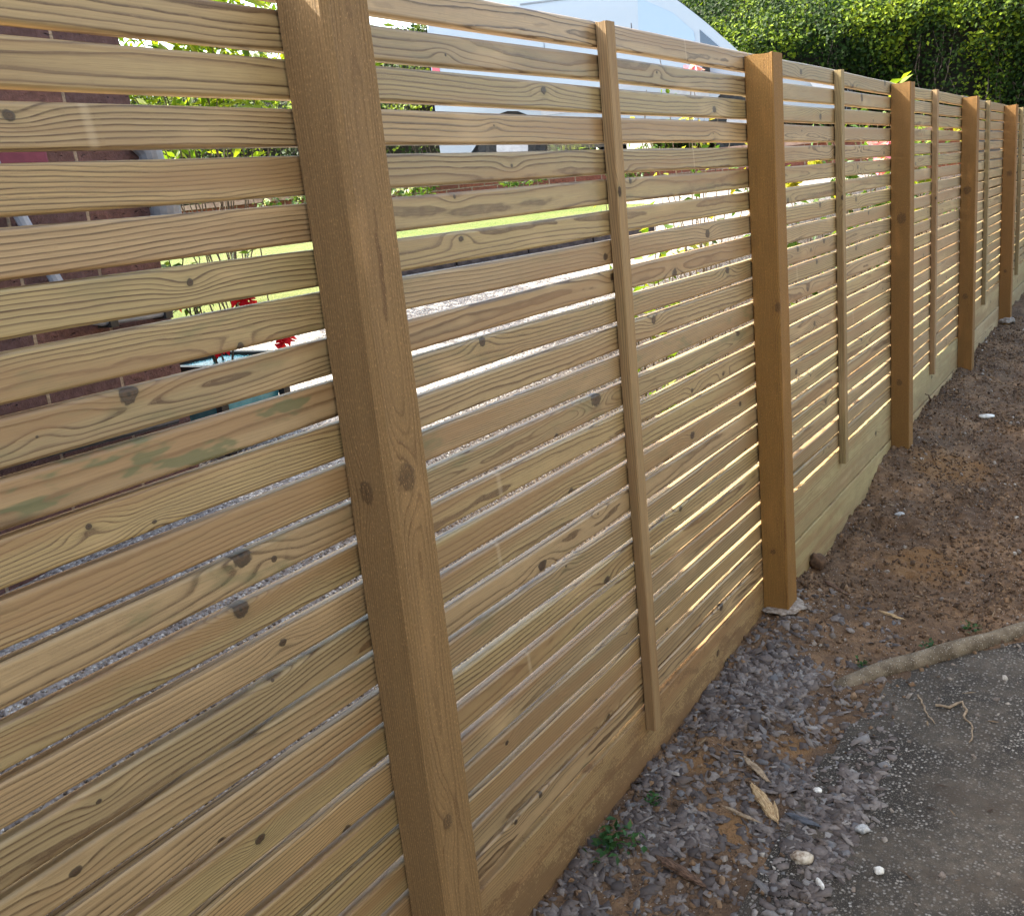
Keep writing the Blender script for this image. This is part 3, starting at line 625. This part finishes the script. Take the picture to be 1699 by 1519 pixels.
def hedge(name, x0, x1, yc, zb, zt, depth, nl, size, label, seed, group=None, bulge=.45):
    root_ = empty(name, ((x0+x1)/2, yc, zb), label, "hedge", group); rg = np.random.default_rng(seed)
    zr = zt-zb
    def front(x, z):                                    # front surface y as a function of x and height
        t = (z-zb)/zr
        return yc-depth/2-bulge*np.interp(t, [0, .25, .42, .50, .60, 1.], [-.1, .15, .85, 1., .6, -3.2])-.22*fbm(x*.9, z*.9+3, seed, 3)*2-.10*fbm(x*3.5, z*3.5, seed+4, 2)*2
    X = rg.uniform(x0, x1, nl); Z = zb+zr*rg.uniform(0, 1, nl)**.8
    dd = rg.exponential(.09, nl); Yv = front(X, Z)+dd
    hole = fbm(X*1.6, Z*1.6, seed+9, 3); keep = rg.random(nl) < np.where(Z < zb+zr*.44, .30+.8*ss(-.08, .18, hole), 1.)
    X, Yv, Z, dd = X[keep], Yv[keep], Z[keep], dd[keep]
    N = np.stack([np.zeros(len(X)), -np.ones(len(X)), np.full(len(X), .55)], -1)
    nt_ = nl//4; XT = rg.uniform(x0, x1, nt_); YT = yc-depth/2+bulge*2.8+rg.random(nt_)*max(.2, depth-bulge*2.8); ZT = zt-.1+.14*fbm(XT*1.3, YT*1.3, seed+2, 3)-rg.exponential(.05, nt_)
    P = np.concatenate([np.stack([X, Yv, Z], -1), np.stack([XT, YT, ZT], -1)]); NN = np.concatenate([N, np.tile([0, -.2, 1.], (nt_, 1))])
    tint = .45+.5*fbm(P[:, 0]*2.2, P[:, 2]*2.2, seed+6, 3)*1.6
    rebase(leaves("crown", P, NN, size, HEDGEL, seed, .6, .2, tint), root_)
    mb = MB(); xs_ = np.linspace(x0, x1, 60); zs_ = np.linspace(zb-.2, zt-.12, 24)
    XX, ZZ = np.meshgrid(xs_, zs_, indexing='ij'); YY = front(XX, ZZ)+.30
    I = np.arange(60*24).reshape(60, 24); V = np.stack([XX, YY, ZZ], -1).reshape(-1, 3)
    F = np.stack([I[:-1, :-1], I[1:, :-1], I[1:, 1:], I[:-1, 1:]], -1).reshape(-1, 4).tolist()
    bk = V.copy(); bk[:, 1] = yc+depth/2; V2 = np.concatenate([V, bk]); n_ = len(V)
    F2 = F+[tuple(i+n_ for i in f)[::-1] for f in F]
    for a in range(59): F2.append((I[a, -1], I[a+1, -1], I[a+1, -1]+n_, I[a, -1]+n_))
    mb.add(V2, F2); rebase(mb.build("dark_core", simple("hedge_inner_shade", (.004, .005, .003), (.012, .012, .007), 5., .95)), root_)  # near-black core blocks see-through; the hedge's inner shade is put into its colour
    mb = MB()
    for i in range(int((x1-x0)*9)):
        x = rg.uniform(x0, x1); p = Vector((x, float(front(x, zb+.3))+.16, zb-.05)); pts = [p.copy()]
        dx = rg.normal(0, .25)
        for q in range(7):
            p = p+Vector((dx*.12+rg.normal(0, .045), rg.normal(0, .03), rg.uniform(.14, .26))); p.y = float(front(p.x, min(p.z, zt)))+rg.uniform(.04, .2); pts.append(p.copy())
        tube(mb, pts, [.011*(1-.11*j) for j in range(8)], 4)
    tw_ = rebase(mb.build("twigs", simple("hedge_twig", (.03, .025, .02), (.12, .10, .08), 30., .9)), root_); tw_["kind"] = "stuff"
    return root_
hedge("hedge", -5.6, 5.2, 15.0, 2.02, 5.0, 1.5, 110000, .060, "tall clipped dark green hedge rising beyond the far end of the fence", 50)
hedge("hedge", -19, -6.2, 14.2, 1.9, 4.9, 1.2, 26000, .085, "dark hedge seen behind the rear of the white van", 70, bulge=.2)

def plant(name, x, y, zb, h, rad, n, leafmat, size, label, cat, seed, flowers=(), fmat=None, fsize=.035, asp=.5, group=None, stems=7, low=.25):
    root_ = empty(name, (x, y, zb), label, cat, group); rg = np.random.default_rng(seed); mb = MB(); P = []; N = []
    tips = []
    for i in range(stems):
        a = rg.uniform(0, 6.28); rr_ = rad*rg.uniform(.1, 1.)**.6; hh = h*rg.uniform(.7, 1.)
        tip = Vector((x+math.cos(a)*rr_, y+math.sin(a)*rr_, zb+hh)); base = Vector((x+math.cos(a)*rad*.12, y+math.sin(a)*rad*.12, zb-.03))
        pts = [base.lerp(tip, t)+Vector((0, 0, h*.1*math.sin(t*3.1)))+Vector(rg.normal(0, rad*.05, 3)) for t in np.linspace(0, 1, 7)]
        tube(mb, pts, [.004*(1-.1*j) for j in range(7)], 5); tips.append(pts[-1])
        for q in range(max(1, n//stems)):
            t = rg.uniform(low, 1); k = min(5, int(t*6)); p = pts[k].lerp(pts[k+1], t*6-k)
            d = Vector(rg.normal(0, 1, 3)); d.z = abs(d.z)*.4; P.append(tuple(p+d*rad*.12)); N.append((d.x*.4, d.y*.4, 1.))
    rebase(mb.build("stem", WOODY), root_); rebase(leaves("foliage", P, N, size, leafmat, seed, asp, .2), root_)
    for (fx, fy, fz) in flowers:
        FP = []; FN = []
        for q in range(26):
            d = Vector(rg.normal(0, 1, 3)).normalized(); FP.append((fx+d.x*fsize*.25, fy+d.y*fsize*.25, fz+d.z*fsize*.2)); FN.append((d.x, d.y, abs(d.z)+.3))
        rebase(leaves("flower", FP, FN, fsize*.8, fmat, int(abs(fx*1000))+7, .85, .35), root_)
    return root_

# weeds on the near ground
for i, (x, y, sc, lb) in enumerate([(.078, 1.80, 1.25, "largest low green weed growing at the fence foot by the slate"), (.086, 2.012, .55, "small green seedling between fence and slate under the first batten"), (.39, 2.995, .5, "tiny bright green seedling at the end of the edging bar"), (.555, 3.205, .55, "little weed on the soil behind the edging bar"), (.665, 3.38, .7, "blue green weed seedling on the soil near the frame edge")]):
    z = zz(x, y); root_ = empty("weed", (x, y, z), lb, "weed", "weeds on the near ground"); rg = np.random.default_rng(i+80)
    n = int(60*sc); P = np.stack([x+rg.normal(0, .022*sc, n), y+rg.normal(0, .026*sc, n), z+.008+rg.random(n)*.028*sc], -1)
    rebase(leaves("foliage", P, np.tile([0, 0, 1.], (n, 1)), .022*max(.7, sc), WEEDL, i+90, .55, .2), root_)

# ------------------------------------------------------------------ garden ground
def gravel_mat():
    g = G("pale_gravel"); P = g.nd("ShaderNodeNewGeometry").outputs["Position"]
    d = g.vor(P, 105., 'F1', "Distance"); c = g.xyz(g.vor(P, 105., 'F1', "Color"))
    col = g.ramp(c[0], [(0., (.11, .09, .08)), (.4, (.22, .19, .17)), (.75, (.36, .33, .30)), (1., (.56, .53, .49))])
    col = g.mix(g.mr(d, .38, .66, 0., .7), col, (.16, .14, .135)); g.bump(g.mr(d, .1, .6, 1., 0.), .006, 1.); return g.fin(col, .8, .3)
def lawn_mat():
    g = G("mown_grass"); P = g.nd("ShaderNodeNewGeometry").outputs["Position"]; a = g.noise(P, 1.6, 4., .6); b = g.noise(P, 90., 3., .7)
    col = g.mix(g.mr(a, .35, .65), (.095, .125, .022), (.16, .16, .05)); col = g.mix(g.mr(b, .4, .7, .6, 0.), col, (.06, .09, .015)); g.bump(b, .02, 1.); return g.fin(col, .9, .2)
GRAVEL = gravel_mat(); LAWN = lawn_mat()
gx = np.concatenate([np.arange(-34, -4, .8), np.arange(-4, -.05, .06), [-.045]]); gy = np.concatenate([np.arange(-20, -2, 1.), np.arange(-2, 16, .12), np.arange(16, 60, 2.)])
tag(grid("gravel_drive", gx, gy, garden_z, GRAVEL), kind="structure")
def sline(x, y): return (x-1.136)*-.5+y*.866
LP = [(-2.2, 3.25), (-2.42, 3.62), (-2.52, 4.35), (-2.0, 4.85), (-1.5, 5.45), (-1.7, 6.75), (-2.5, 7.1), (-4.2, 7.9), (-9, 8.5), (-16, 4.5), (-9, 1.9), (-4, 2.6)]
def inpoly(x, y, poly):
    c = np.zeros(x.shape, bool); n = len(poly)
    for i in range(n):
        (x1, y1), (x2, y2) = poly[i], poly[(i+1) % n]
        cond = ((y1 > y) != (y2 > y)) & (x < (x2-x1)*(y-y1)/(y2-y1+1e-12)+x1); c ^= cond
    return c
lx = np.arange(-16, -1.3, .05); ly = np.arange(1.8, 8.8, .05)
tag(grid("lawn", lx, ly, lambda x, y: garden_z(x, y)+.012, LAWN, mask=lambda x, y: inpoly(x, y, LP)), kind="structure")
# low dark raised strip between lawn and drive
mb = MB(); E = [(-2.42, 4.12), (-2.2, 4.45), (-1.95, 4.82), (-1.7, 5.15), (-1.45, 5.48)]
for i in range(len(E)-1):
    a = np.array(E[i]); b = np.array(E[i+1]); d = (b-a)/np.linalg.norm(b-a); nn = np.array([d[1], -d[0]])*.05; z = float(garden_z(*((a+b)/2)))
    a2, b2 = a+d*.006, b-d*.006
    V = [(p[0], p[1], q) for q in (z-.08, z+.075) for p in (a2-nn, b2-nn, b2+nn, a2+nn)]
    mb.add(V, [(0, 3, 2, 1), (4, 5, 6, 7), (0, 1, 5, 4), (1, 2, 6, 5), (2, 3, 7, 6), (3, 0, 4, 7)])
tag(mb.build("lawn_strip", simple("dark_strip", (.03, .026, .03), (.075, .065, .07), 25.)), "low dark strip where the lawn meets the pale gravel drive", "edging")

# ------------------------------------------------------------------ house
def brick_mat(name, c1, c2, mortar, ax):
    g = G(name); P = g.nd("ShaderNodeNewGeometry").outputs["Position"]; x, y, z = g.xyz(P)
    vec = g.comb(x if ax == 'x' else g.add(y, .06), g.add(z, .036), 0.)
    n = g.nd("ShaderNodeTexBrick"); g.lk(vec, n.inputs["Vector"]); n.inputs["Scale"].default_value = 1.; n.inputs["Brick Width"].default_value = .225; n.inputs["Row Height"].default_value = .075
    n.inputs["Mortar Size"].default_value = .006; n.inputs["Mortar Smooth"].default_value = .3; n.inputs["Color1"].default_value = c1+(1,); n.inputs["Color2"].default_value = c2+(1,); n.inputs["Mortar"].default_value = mortar+(1,)
    a = g.noise(P, 55., 5., .7); cr = g.noise(g.comb(g.mul(y, 30.), g.mul(z, 75.), g.mul(x, 30.)), 1., 3., .7)
    col = g.mix(g.mr(a, .35, .7, .6, 0.), n.outputs[0], tuple(c*.35 for c in c1)); col = g.mix(g.mul(g.mr(cr, .62, .70), g.sub(1., n.outputs[1])), col, (.02, .012, .012))
    g.bump(g.add(g.mul(n.outputs[1], -.8), g.sub(a, g.mr(cr, .6, .72, 0., 1.))), .006, 1.); return g.fin(col, .88, .2)
BRICK = brick_mat("rustic_brick", (.165, .088, .078), (.115, .072, .074), (.38, .30, .22), 'y')
HX, HY = -1.30, 1.83
house = empty("brick_house", (HX-1.6, HY-4.5, .85), "dark red rustic brick house wall close behind the near fence panel", "house")
mb = MB(); mb.add(*boxvf(HX-3.2, HX, HY-9, HY, .3, 3.02)); rebase(mb.build("wall", BRICK), house)
mb = MB(); mb.add(*boxvf(HX-3.32, HX+.12, HY-9.1, HY+.10, 3.022, 3.14))
rebase(mb.build("roof", simple("roof_felt", (.05, .05, .05), (.10, .10, .10), 9.)), house)
PIPE = simple("grey_plastic", (.13, .14, .16), (.19, .20, .23), 30., .4, .0005, .5)
mb = MB(); tube(mb, [(HX+.03, HY-.02, 1.985), (HX+.045, HY+.0, 1.95), (HX+.05, HY+.008, 1.86), (HX+.05, HY+.008, 1.78)], .034, 14)
tube(mb, [(HX+.05, HY+.012, 1.80), (HX+.05, HY+.012, 1.72)], .043, 14)
rebase(mb.build("pipe_elbow", PIPE, smooth=False), house)
mb = MB(); roundbox(mb, HX-.01, HX+.035, 1.10, 1.525, 1.925, 2.03, .006); rebase(mb.build("vent_cover", simple("maroon_paint", (.12, .02, .045), (.16, .03, .06), 20., .5, .0005)), house)
mb = MB(); tube(mb, [(HX+.04, 1.36, 1.98), (HX+.04, 1.415, 1.794), (HX+.04, 1.469, 1.639), (HX+.04, 1.51, 1.53), (HX+.04, 1.573, 1.515), (HX+.04, 1.70, 1.512), (HX+.04, 1.80, 1.51)], .016, 10)
rebase(mb.build("waste_pipe", simple("blue_grey_pipe", (.22, .26, .33), (.30, .34, .42), 20., .35, .0004, .5)), house)
mb = MB()
CLIP = simple("black_clip", (.012, .012, .014), (.03, .03, .03), 20., .5)
for y, z in ((1.60, 1.514), (1.78, 1.511)):
    mb = MB(); mb.add(*boxvf(HX-.002, HX+.062, y-.012, y+.012, z-.022, z+.024)); rebase(mb.build("pipe_clip", CLIP), house)
mb = MB(); tube(mb, [(HX+.03, .6, 1.22), (HX+.03, 1.209, 1.202), (HX+.03, 1.5, 1.195), (HX+.03, 1.76, 1.19)], .011, 8); rebase(mb.build("cable", simple("dark_cable", (.03, .034, .045), (.06, .065, .08), 20., .4)), house)

nb = empty("unseen_house", (5.6, -2., .1), "tall grey rendered house on the open side of the dark path", "house")  # unseen house, added to darken the near panels; grey set for neutral bounce
mb = MB(); mb.add(*boxvf(2.8, 8.5, -11, 5.2, -.1, 4.7)); rebase(mb.build("wall", simple("grey_render", (.115, .118, .12), (.15, .152, .155), 6., .9)), nb)
mb = MB(); mb.add([(2.4, -11.3, 4.6), (5.6, -11.3, 6.9), (8.8, -11.3, 4.6), (2.4, 5.5, 4.6), (5.6, 5.5, 6.9), (8.8, 5.5, 4.6), (2.4, -11.3, 4.72), (5.6, -11.3, 7.04), (8.8, -11.3, 4.72), (2.4, 5.5, 4.72), (5.6, 5.5, 7.04), (8.8, 5.5, 4.72)], [(0, 1, 4, 3), (1, 2, 5, 4), (6, 9, 10, 7), (7, 10, 11, 8), (0, 6, 7, 1), (1, 7, 8, 2), (3, 4, 10, 9), (4, 5, 11, 10), (0, 3, 9, 6), (2, 8, 11, 5), (0, 2, 1), (3, 4, 5)])
rebase(mb.build("roof", simple("clay_tile", (.12, .05, .035), (.22, .10, .07), 9.)), nb)

# ------------------------------------------------------------------ blue planter with roses
px, py = -1.47, 2.12; pz = float(garden_z(px, py))
pot = empty("planter", (px, py, pz), "square teal glazed planter with black rim by the house corner", "planter")
TEAL = simple("teal_glaze", (.035, .16, .22), (.07, .25, .32), 12., .25, .0006, .5); BLK = simple("black_rim", (.008, .008, .010), (.02, .02, .022), 20., .5)
mb = MB(); zt_ = pz+.27; b0, b1 = .105, .135
V = [(px+sx*b0, py+sy*b0, pz) for sx, sy in ((-1, -1), (1, -1), (1, 1), (-1, 1))]+[(px+sx*b1, py+sy*b1, zt_) for sx, sy in ((-1, -1), (1, -1), (1, 1), (-1, 1))]
mb.add(V, [(0, 3, 2, 1), (0, 1, 5, 4), (1, 2, 6, 5), (2, 3, 7, 6), (3, 0, 4, 7), (4, 5, 6, 7)]); rebase(mb.build("body", TEAL), pot)
mb = MB()
for a, b, c, d in ((-.155, .155, -.155, -.125), (-.155, .155, .125, .155), (-.155, -.125, -.1245, .1245), (.125, .155, -.1245, .1245)): mb.add(*boxvf(px+a, px+b, py+c, py+d, zt_-.03, zt_+.012))
rebase(mb.build("rim", BLK), pot)
for sx, sy in ((-1, -1), (1, -1), (1, 1), (-1, 1)):
    mb = MB(); mb.add(*boxvf(px+sx*.135-.014, px+sx*.135+.014, py+sy*.135-.014, py+sy*.135+.014, pz-.01, zt_-.031)); rebase(mb.build("corner_post", BLK), pot)
plant("rose_bush", px, py, zt_+.003, .42, .22, 70, ROSEL, .05, "red flowering rose bush growing in the teal planter", "rose bush", 5,
      [(px+.10, py+.06, zt_+.20), (px-.02, py+.12, zt_+.26), (px-.15, py+.02, zt_+.22), (px+.16, py+.14, zt_+.05), (px+.05, py-.05, zt_+.06)], REDP, .055)
plant("leafy_shrub", -2.75, 3.35, float(garden_z(-2.75, 3.35)), 1.75, .60, 1500, LIMEL, .11, "sunlit lime green long leaved shrub just past the house corner", "shrub", 9, asp=.28, stems=22, low=.45)
plant("leafy_shrub", -3.2, 4.6, float(garden_z(-3.2, 4.6)), 1.7, .5, 900, LIMEL, .10, "second lime green shrub further back on the lawn edge", "shrub", 10, asp=.3, stems=16, low=.4)

# ------------------------------------------------------------------ low wall, van
ang = math.radians(27); VD = Vector((math.cos(ang), math.sin(ang), 0)); VN = Vector((math.sin(ang), -math.cos(ang), 0))     # along the van, towards the camera
c0 = CPOS+Vector((-math.sin(ang), math.cos(ang), 0))*9.75
mb = MB()
def obox(mb, org, d, n, a0, a1, b0, b1, z0, z1):
    V = [tuple(org+d*a+n*b+Vector((0, 0, z-org.z))) for a in (a0, a1) for b in (b0, b1) for z in (z0, z1)]
    mb.add(V, [(0, 1, 3, 2), (4, 6, 7, 5), (0, 4, 5, 1), (2, 3, 7, 6), (0, 2, 6, 4), (1, 5, 7, 3)])
lw = empty("garden_wall", tuple(c0)[:2]+(1.75,), "low red brick wall along the far edge of the lawn", "wall")
obox(mb, c0, VD, VN, -4.5, 3.2, -.11, .11, 1.6, 1.98); rebase(mb.build("brickwork", brick_mat("garden_brick", (.22, .075, .05), (.15, .06, .045), (.3, .24, .18), 'x')), lw)
mb = MB(); obox(mb, c0, VD, VN, -4.53, 3.23, -.14, .14, 1.982, 2.03); rebase(mb.build("coping", simple("coping_stone", (.2, .12, .09), (.32, .22, .17), 15.)), lw)
for i, (t, h, lm, lb) in enumerate([(-3.2, .42, ROSEL, "low grey green shrub in front of the garden wall at its left end"), (-1.9, .36, ROSEL, "bushy small shrub before the garden wall below the van's rear"), (-.9, .44, ROSEL, "low leafy shrub before the middle of the garden wall"), (.1, .38, ROSEL, "small shrub with pale blooms before the garden wall right of its middle")]):
    p = c0+VD*t+VN*.45; z = float(garden_z(p.x, p.y))
    fl = [(p.x+random.uniform(-.3, .3), p.y+random.uniform(-.2, .1), z+random.uniform(.2, h)) for _ in range(6)]
    plant("border_shrub", p.x, p.y, z, h, .42, 330, lm, .06, lb, "shrub", 30+i, fl, WHITEP, .05, group="low shrubs along the garden wall", stems=12)
def paint(name, col, rough=.25):
    g = G(name); n = g.noise(g.nd("ShaderNodeTexCoord").outputs["Object"], 1.5, 3.); g.b.inputs["Coat Weight"].default_value = .6; g.b.inputs["Coat Roughness"].default_value = .06
    return g.fin(g.mix(n, tuple(c*.96 for c in col), col), rough, .5)
WHITE = paint("white_van_paint", (.29, .335, .385)); TYRE = simple("tyre_rubber", (.012, .012, .012), (.03, .03, .03), 30., .8); RIM = simple("steel_rim", (.3, .3, .31), (.42, .42, .43), 10., .4)
def glassy(name, col): 
    g = G(name); g.b.inputs["Coat Weight"].default_value = 1.; g.b.inputs["Coat Roughness"].default_value = .02; return g.fin(col, .05, .8)
VGLASS = glassy("van_glass", (.22, .29, .36)); BLKP = simple("black_plastic", (.015, .015, .016), (.03, .03, .03), 20., .6); REDL = glassy("red_lens", (.45, .02, .03))  # van glass: pale blue base colour carries the reflected sky
ROAD = 2.06; o0 = CPOS+Vector((-math.sin(ang), math.cos(ang), 0))*12.6
VORG = o0-VD*(math.tan(math.radians(10.06))*12.6)
van = empty("van", (VORG.x+VD.x*2.6-VN.x*.95, VORG.y+VD.y*2.6-VN.y*.95, ROAD), "large white panel van parked beyond the garden wall", "van")
def vp(u, d, h): return tuple(VORG+VD*u-VN*d+Vector((0, 0, ROAD+h-VORG.z)))      # u along, d into the van, h above the road
top = [(.02, .45), (.0, .9), (.03, 1.9), (.10, 2.28), (.30, 2.40), (1.2, 2.46), (2.0, 2.40), (2.45, 2.26), (2.75, 2.09), (3.1, 1.80), (3.4, 1.53), (3.66, 1.27), (3.9, 1.06), (4.4, .94), (4.75, .84), (4.98, .70), (5.05, .5), (5.0, .30)]
def smooth(P, n=4):
    Q = []
    for i in range(len(P)-1):
        a, b, c, d = [np.array(P[min(max(i+k, 0), len(P)-1)]) for k in (-1, 0, 1, 2)]
        for t in np.arange(n)/n: Q.append(tuple(.5*((2*b)+(c-a)*t+(2*a-5*b+4*c-d)*t*t+(3*b-a-3*c+d)*t**3)))
    return Q+[P[-1]]
top = smooth(top)
bot = [(5.0, .30), (4.7, .30), (3.85, .30), (1.5, .33), (.45, .33), (.02, .40)]
def side_inset(h): return np.interp(h, [.3, .9, 1.25, 1.9, 2.25, 2.5], [.03, .0, .03, .10, .20, .42])
mb = MB(); prof = top+bot[1:-1]; n = len(prof); WD = 1.95
rings = [(0., 0.), (.06, .0), (.5, .02), (1., .03)]
V = []
for (u, h) in prof: V.append(vp(u, side_inset(h), h))
for (u, h) in prof: V.append(vp(u, .5, h+(.05 if h > 2.2 else 0)))
for (u, h) in prof: V.append(vp(u, WD-.5, h+(.05 if h > 2.2 else 0)))
for (u, h) in prof: V.append(vp(u, WD-side_inset(h), h))
F = []
for k in range(3): F += [(k*n+i, k*n+(i+1) % n, (k+1)*n+(i+1) % n, (k+1)*n+i) for i in range(n)]
# side skins: strips from the roofline down to the sill at shared stations
def roof_h(u): return float(np.interp(u, [p[0] for p in top[8:]], [p[1] for p in top[8:]]))
us = np.concatenate([np.linspace(.03, 3.0, 24), np.linspace(3.05, 4.97, 30)]); hs = np.linspace(0, 1, 16)
def arch(u):
    hb = .33
    for c in (.95, 3.80):
        if abs(u-c) < .42: hb = max(hb, .36+math.sqrt(max(0, .42**2-(u-c)**2))*1.0)
    return hb
for sgn in (0, 1):
    SV = []
    for u in us:
        a, b = arch(u), roof_h(u)
        for t in hs:
            h = a+(b-a)*t; d = float(side_inset(h))-.006
            SV.append(vp(u, d if sgn == 0 else WD-d, h))
    SF = [(i*16+j, (i+1)*16+j, (i+1)*16+j+1, i*16+j+1) for i in range(len(us)-1) for j in range(15)]
    mb2 = mb; mb2.add(SV, SF if sgn == 0 else [f[::-1] for f in SF])
mb.add(V, F); body = rebase(mb.build("body", WHITE, smooth=False), van)
for p in body.data.polygons: p.use_smooth = True
def vpatch(name, poly, mat, off=-.012, th=.01):
    mb = MB(); k = len(poly); A = [vp(u, float(side_inset(h))+off, h) for u, h in poly]; B = [vp(u, float(side_inset(h))+off+th+.01, h) for u, h in poly]
    mb.add(A+B, [tuple(range(k)), tuple(range(k, 2*k))[::-1]]+[(i, (i+1) % k, k+(i+1) % k, k+i) for i in range(k)]); return rebase(mb.build(name, mat), van)
vpatch("side_window", [(2.60, 1.25), (3.28, 1.23), (3.26, 1.44), (3.02, 1.68), (2.62, 1.90)], VGLASS)
vpatch("quarter_window", [(3.33, 1.22), (3.58, 1.20), (3.33, 1.45)], glassy("dark_glass", (.02, .03, .05)))
mb = MB()
wsh = [(2.79, 2.075), (3.1, 1.815), (3.4, 1.545), (3.64, 1.305)]
A = [vp(u+.012, d, h+.014+(.05*0)) for u, h in wsh for d in (.28, .6, 1.35, 1.67)]
A = [tuple(Vector(a)+Vector((0, 0, .02))) for a in A]
mb.add(A, [(i*4+j, i*4+j+1, (i+1)*4+j+1, (i+1)*4+j) for i in range(3) for j in range(3)]); rebase(mb.build("windscreen", VGLASS), van)
vpatch("tail_light", [(.035, .95), (.14, .95), (.14, 1.42), (.045, 1.42)], REDL)
vpatch("side_moulding", [(1.35, .68), (3.4, .68), (3.4, .80), (1.35, .80)], simple("grey_trim", (.30, .31, .33), (.36, .37, .39), 20., .5))
vpatch("door_handle", [(2.30, 1.06), (2.48, 1.06), (2.48, 1.10), (2.30, 1.10)], BLKP, -.02)
for u, h0, h1 in ((2.52, .36, 2.1), (1.45, .36, 2.3)):
    vpatch("door_seam", [(u, h0), (u+.010, h0), (u+.010, h1*.5), (u+.010, h1*.75), (u+.010, h1), (u, h1), (u, h1*.75), (u, h1*.5)], BLKP, -.009, .006)
vpatch("roof_crease", [(1.2, 1.985), (2.5, 1.985), (2.5, 2.005), (1.2, 2.005)], simple("crease_shade", (.13, .15, .18), (.16, .18, .21), 5., .4), -.013)
mb = MB(); V = [vp(*p) for p in ((4.97, .02, .32), (5.12, .15, .32), (5.12, WD-.15, .32), (4.97, WD-.02, .32), (4.97, .02, .60), (5.12, .15, .60), (5.12, WD-.15, .60), (4.97, WD-.02, .60))]
mb.add(V, [(0, 1, 5, 4), (1, 2, 6, 5), (2, 3, 7, 6), (4, 5, 6, 7), (0, 3, 2, 1)]); rebase(mb.build("bumper", BLKP), van)
vpatch("headlight", [(4.66, .60), (4.92, .58), (4.86, .72), (4.5, .84)], glassy("lamp_glass", (.5, .52, .55)), -.02)
mb = MB(); V = [vp(3.34, -.14, .86), vp(3.42, -.14, .86), vp(3.42, .03, .86), vp(3.34, .03, .86), vp(3.33, -.15, 1.08), vp(3.41, -.15, 1.08), vp(3.41, .04, 1.08), vp(3.33, .04, 1.08)]
mb.add(V, [(0, 3, 2, 1), (4, 5, 6, 7), (0, 1, 5, 4), (1, 2, 6, 5), (2, 3, 7, 6), (3, 0, 4, 7)]); rebase(mb.build("mirror", BLKP), van)
for c in (.95, 3.80):
    for d in (.02, WD-.24):
        mb = MB(); tube(mb, [vp(c, d, .34), vp(c, d+.02, .34), vp(c, d+.20, .34), vp(c, d+.22, .34)], [.30, .34, .34, .30], 24); tw = rebase(mb.build("wheel", TYRE), van)
        mb = MB(); tube(mb, [vp(c, d-.004, .34), vp(c, d+.03, .34)], [.20, .22], 20); rm = mb.build("rim", RIM); rm.parent = tw
        mb = MB(); tube(mb, [vp(c, d+.025, .40), vp(c, d+.215, .40)], [.435, .435], 24); rebase(mb.build("wheel_arch", BLKP), van) if d < .5 else None
# road under the van
mb = MB(); obox(mb, o0, VD, VN, -14, 12, -4.2, .9, ROAD-.5, ROAD); tag(mb.build("road", simple("asphalt", (.045, .045, .047), (.07, .07, .072), 60.)), kind="structure")

# ------------------------------------------------------------------ flowers along the back of the fence
def gz(x, y): return float(garden_z(x, y))
def fl(x, y, pts): return [(x+a, y+b, c) for a, b, c in pts]
plant("flower_stem", -.55, 4.05, gz(-.55, 4.05), 1.70, .14, 46, ROSEL, .06, "tall flower stem with a pink bloom rising just above the fence top", "flowering plant", 41, fl(-.55, 4.05, [(.02, -.05, 2.155)]), PINKP, .06, stems=4, low=.3)
plant("flower_stem", -.62, 4.35, gz(-.62, 4.35), 1.35, .30, 110, YELL, .055, "plant with yellow leaves behind the panel left of the second post", "flowering plant", 42, stems=8, low=.3)
plant("flowering_shrub", -.45, 6.4, gz(-.45, 6.4), 1.45, .42, 420, ROSEL, .065, "shrub with soft pink flowers seen through the third panel's upper gaps", "shrub", 43, fl(-.3, 6.4, [(0, -.3, 1.82), (.05, -.1, 1.85), (0, .15, 1.80), (.05, .35, 1.86), (.0, .5, 1.75), (.05, -.35, 1.70)]), PINKP, .085, stems=14)
plant("flowering_shrub", -.42, 7.15, gz(-.42, 7.15), 1.62, .30, 240, LIMEL, .10, "bright green shrub whose leaf tips poke over the fence at the fourth post", "shrub", 44, asp=.4, stems=10, low=.4)
plant("flowering_shrub", -.45, 8.6, gz(-.45, 8.6), 1.40, .42, 360, ROSEL, .07, "green shrub with yellow flowers behind the far fence panels", "shrub", 45, fl(-.35, 8.6, [(0, -.2, 1.92), (.1, .1, 1.95), (.1, .4, 1.85)]), YELL, .06, stems=12)
plant("flower_stem", -.50, 3.45, gz(-.50, 3.45), 1.15, .26, 150, LIMEL, .07, "low lime green plant behind the slats beside the second post", "flowering plant", 46, stems=8, low=.2)
plant("flowering_shrub", -.50, 5.2, gz(-.50, 5.2), 1.15, .34, 260, ROSEL, .06, "green shrub with yellow blooms behind the panel after the second post", "shrub", 47, fl(-.4, 5.2, [(0, -.3, 1.66), (0, .1, 1.74), (.05, .3, 1.6)]), YELL, .06, stems=10)
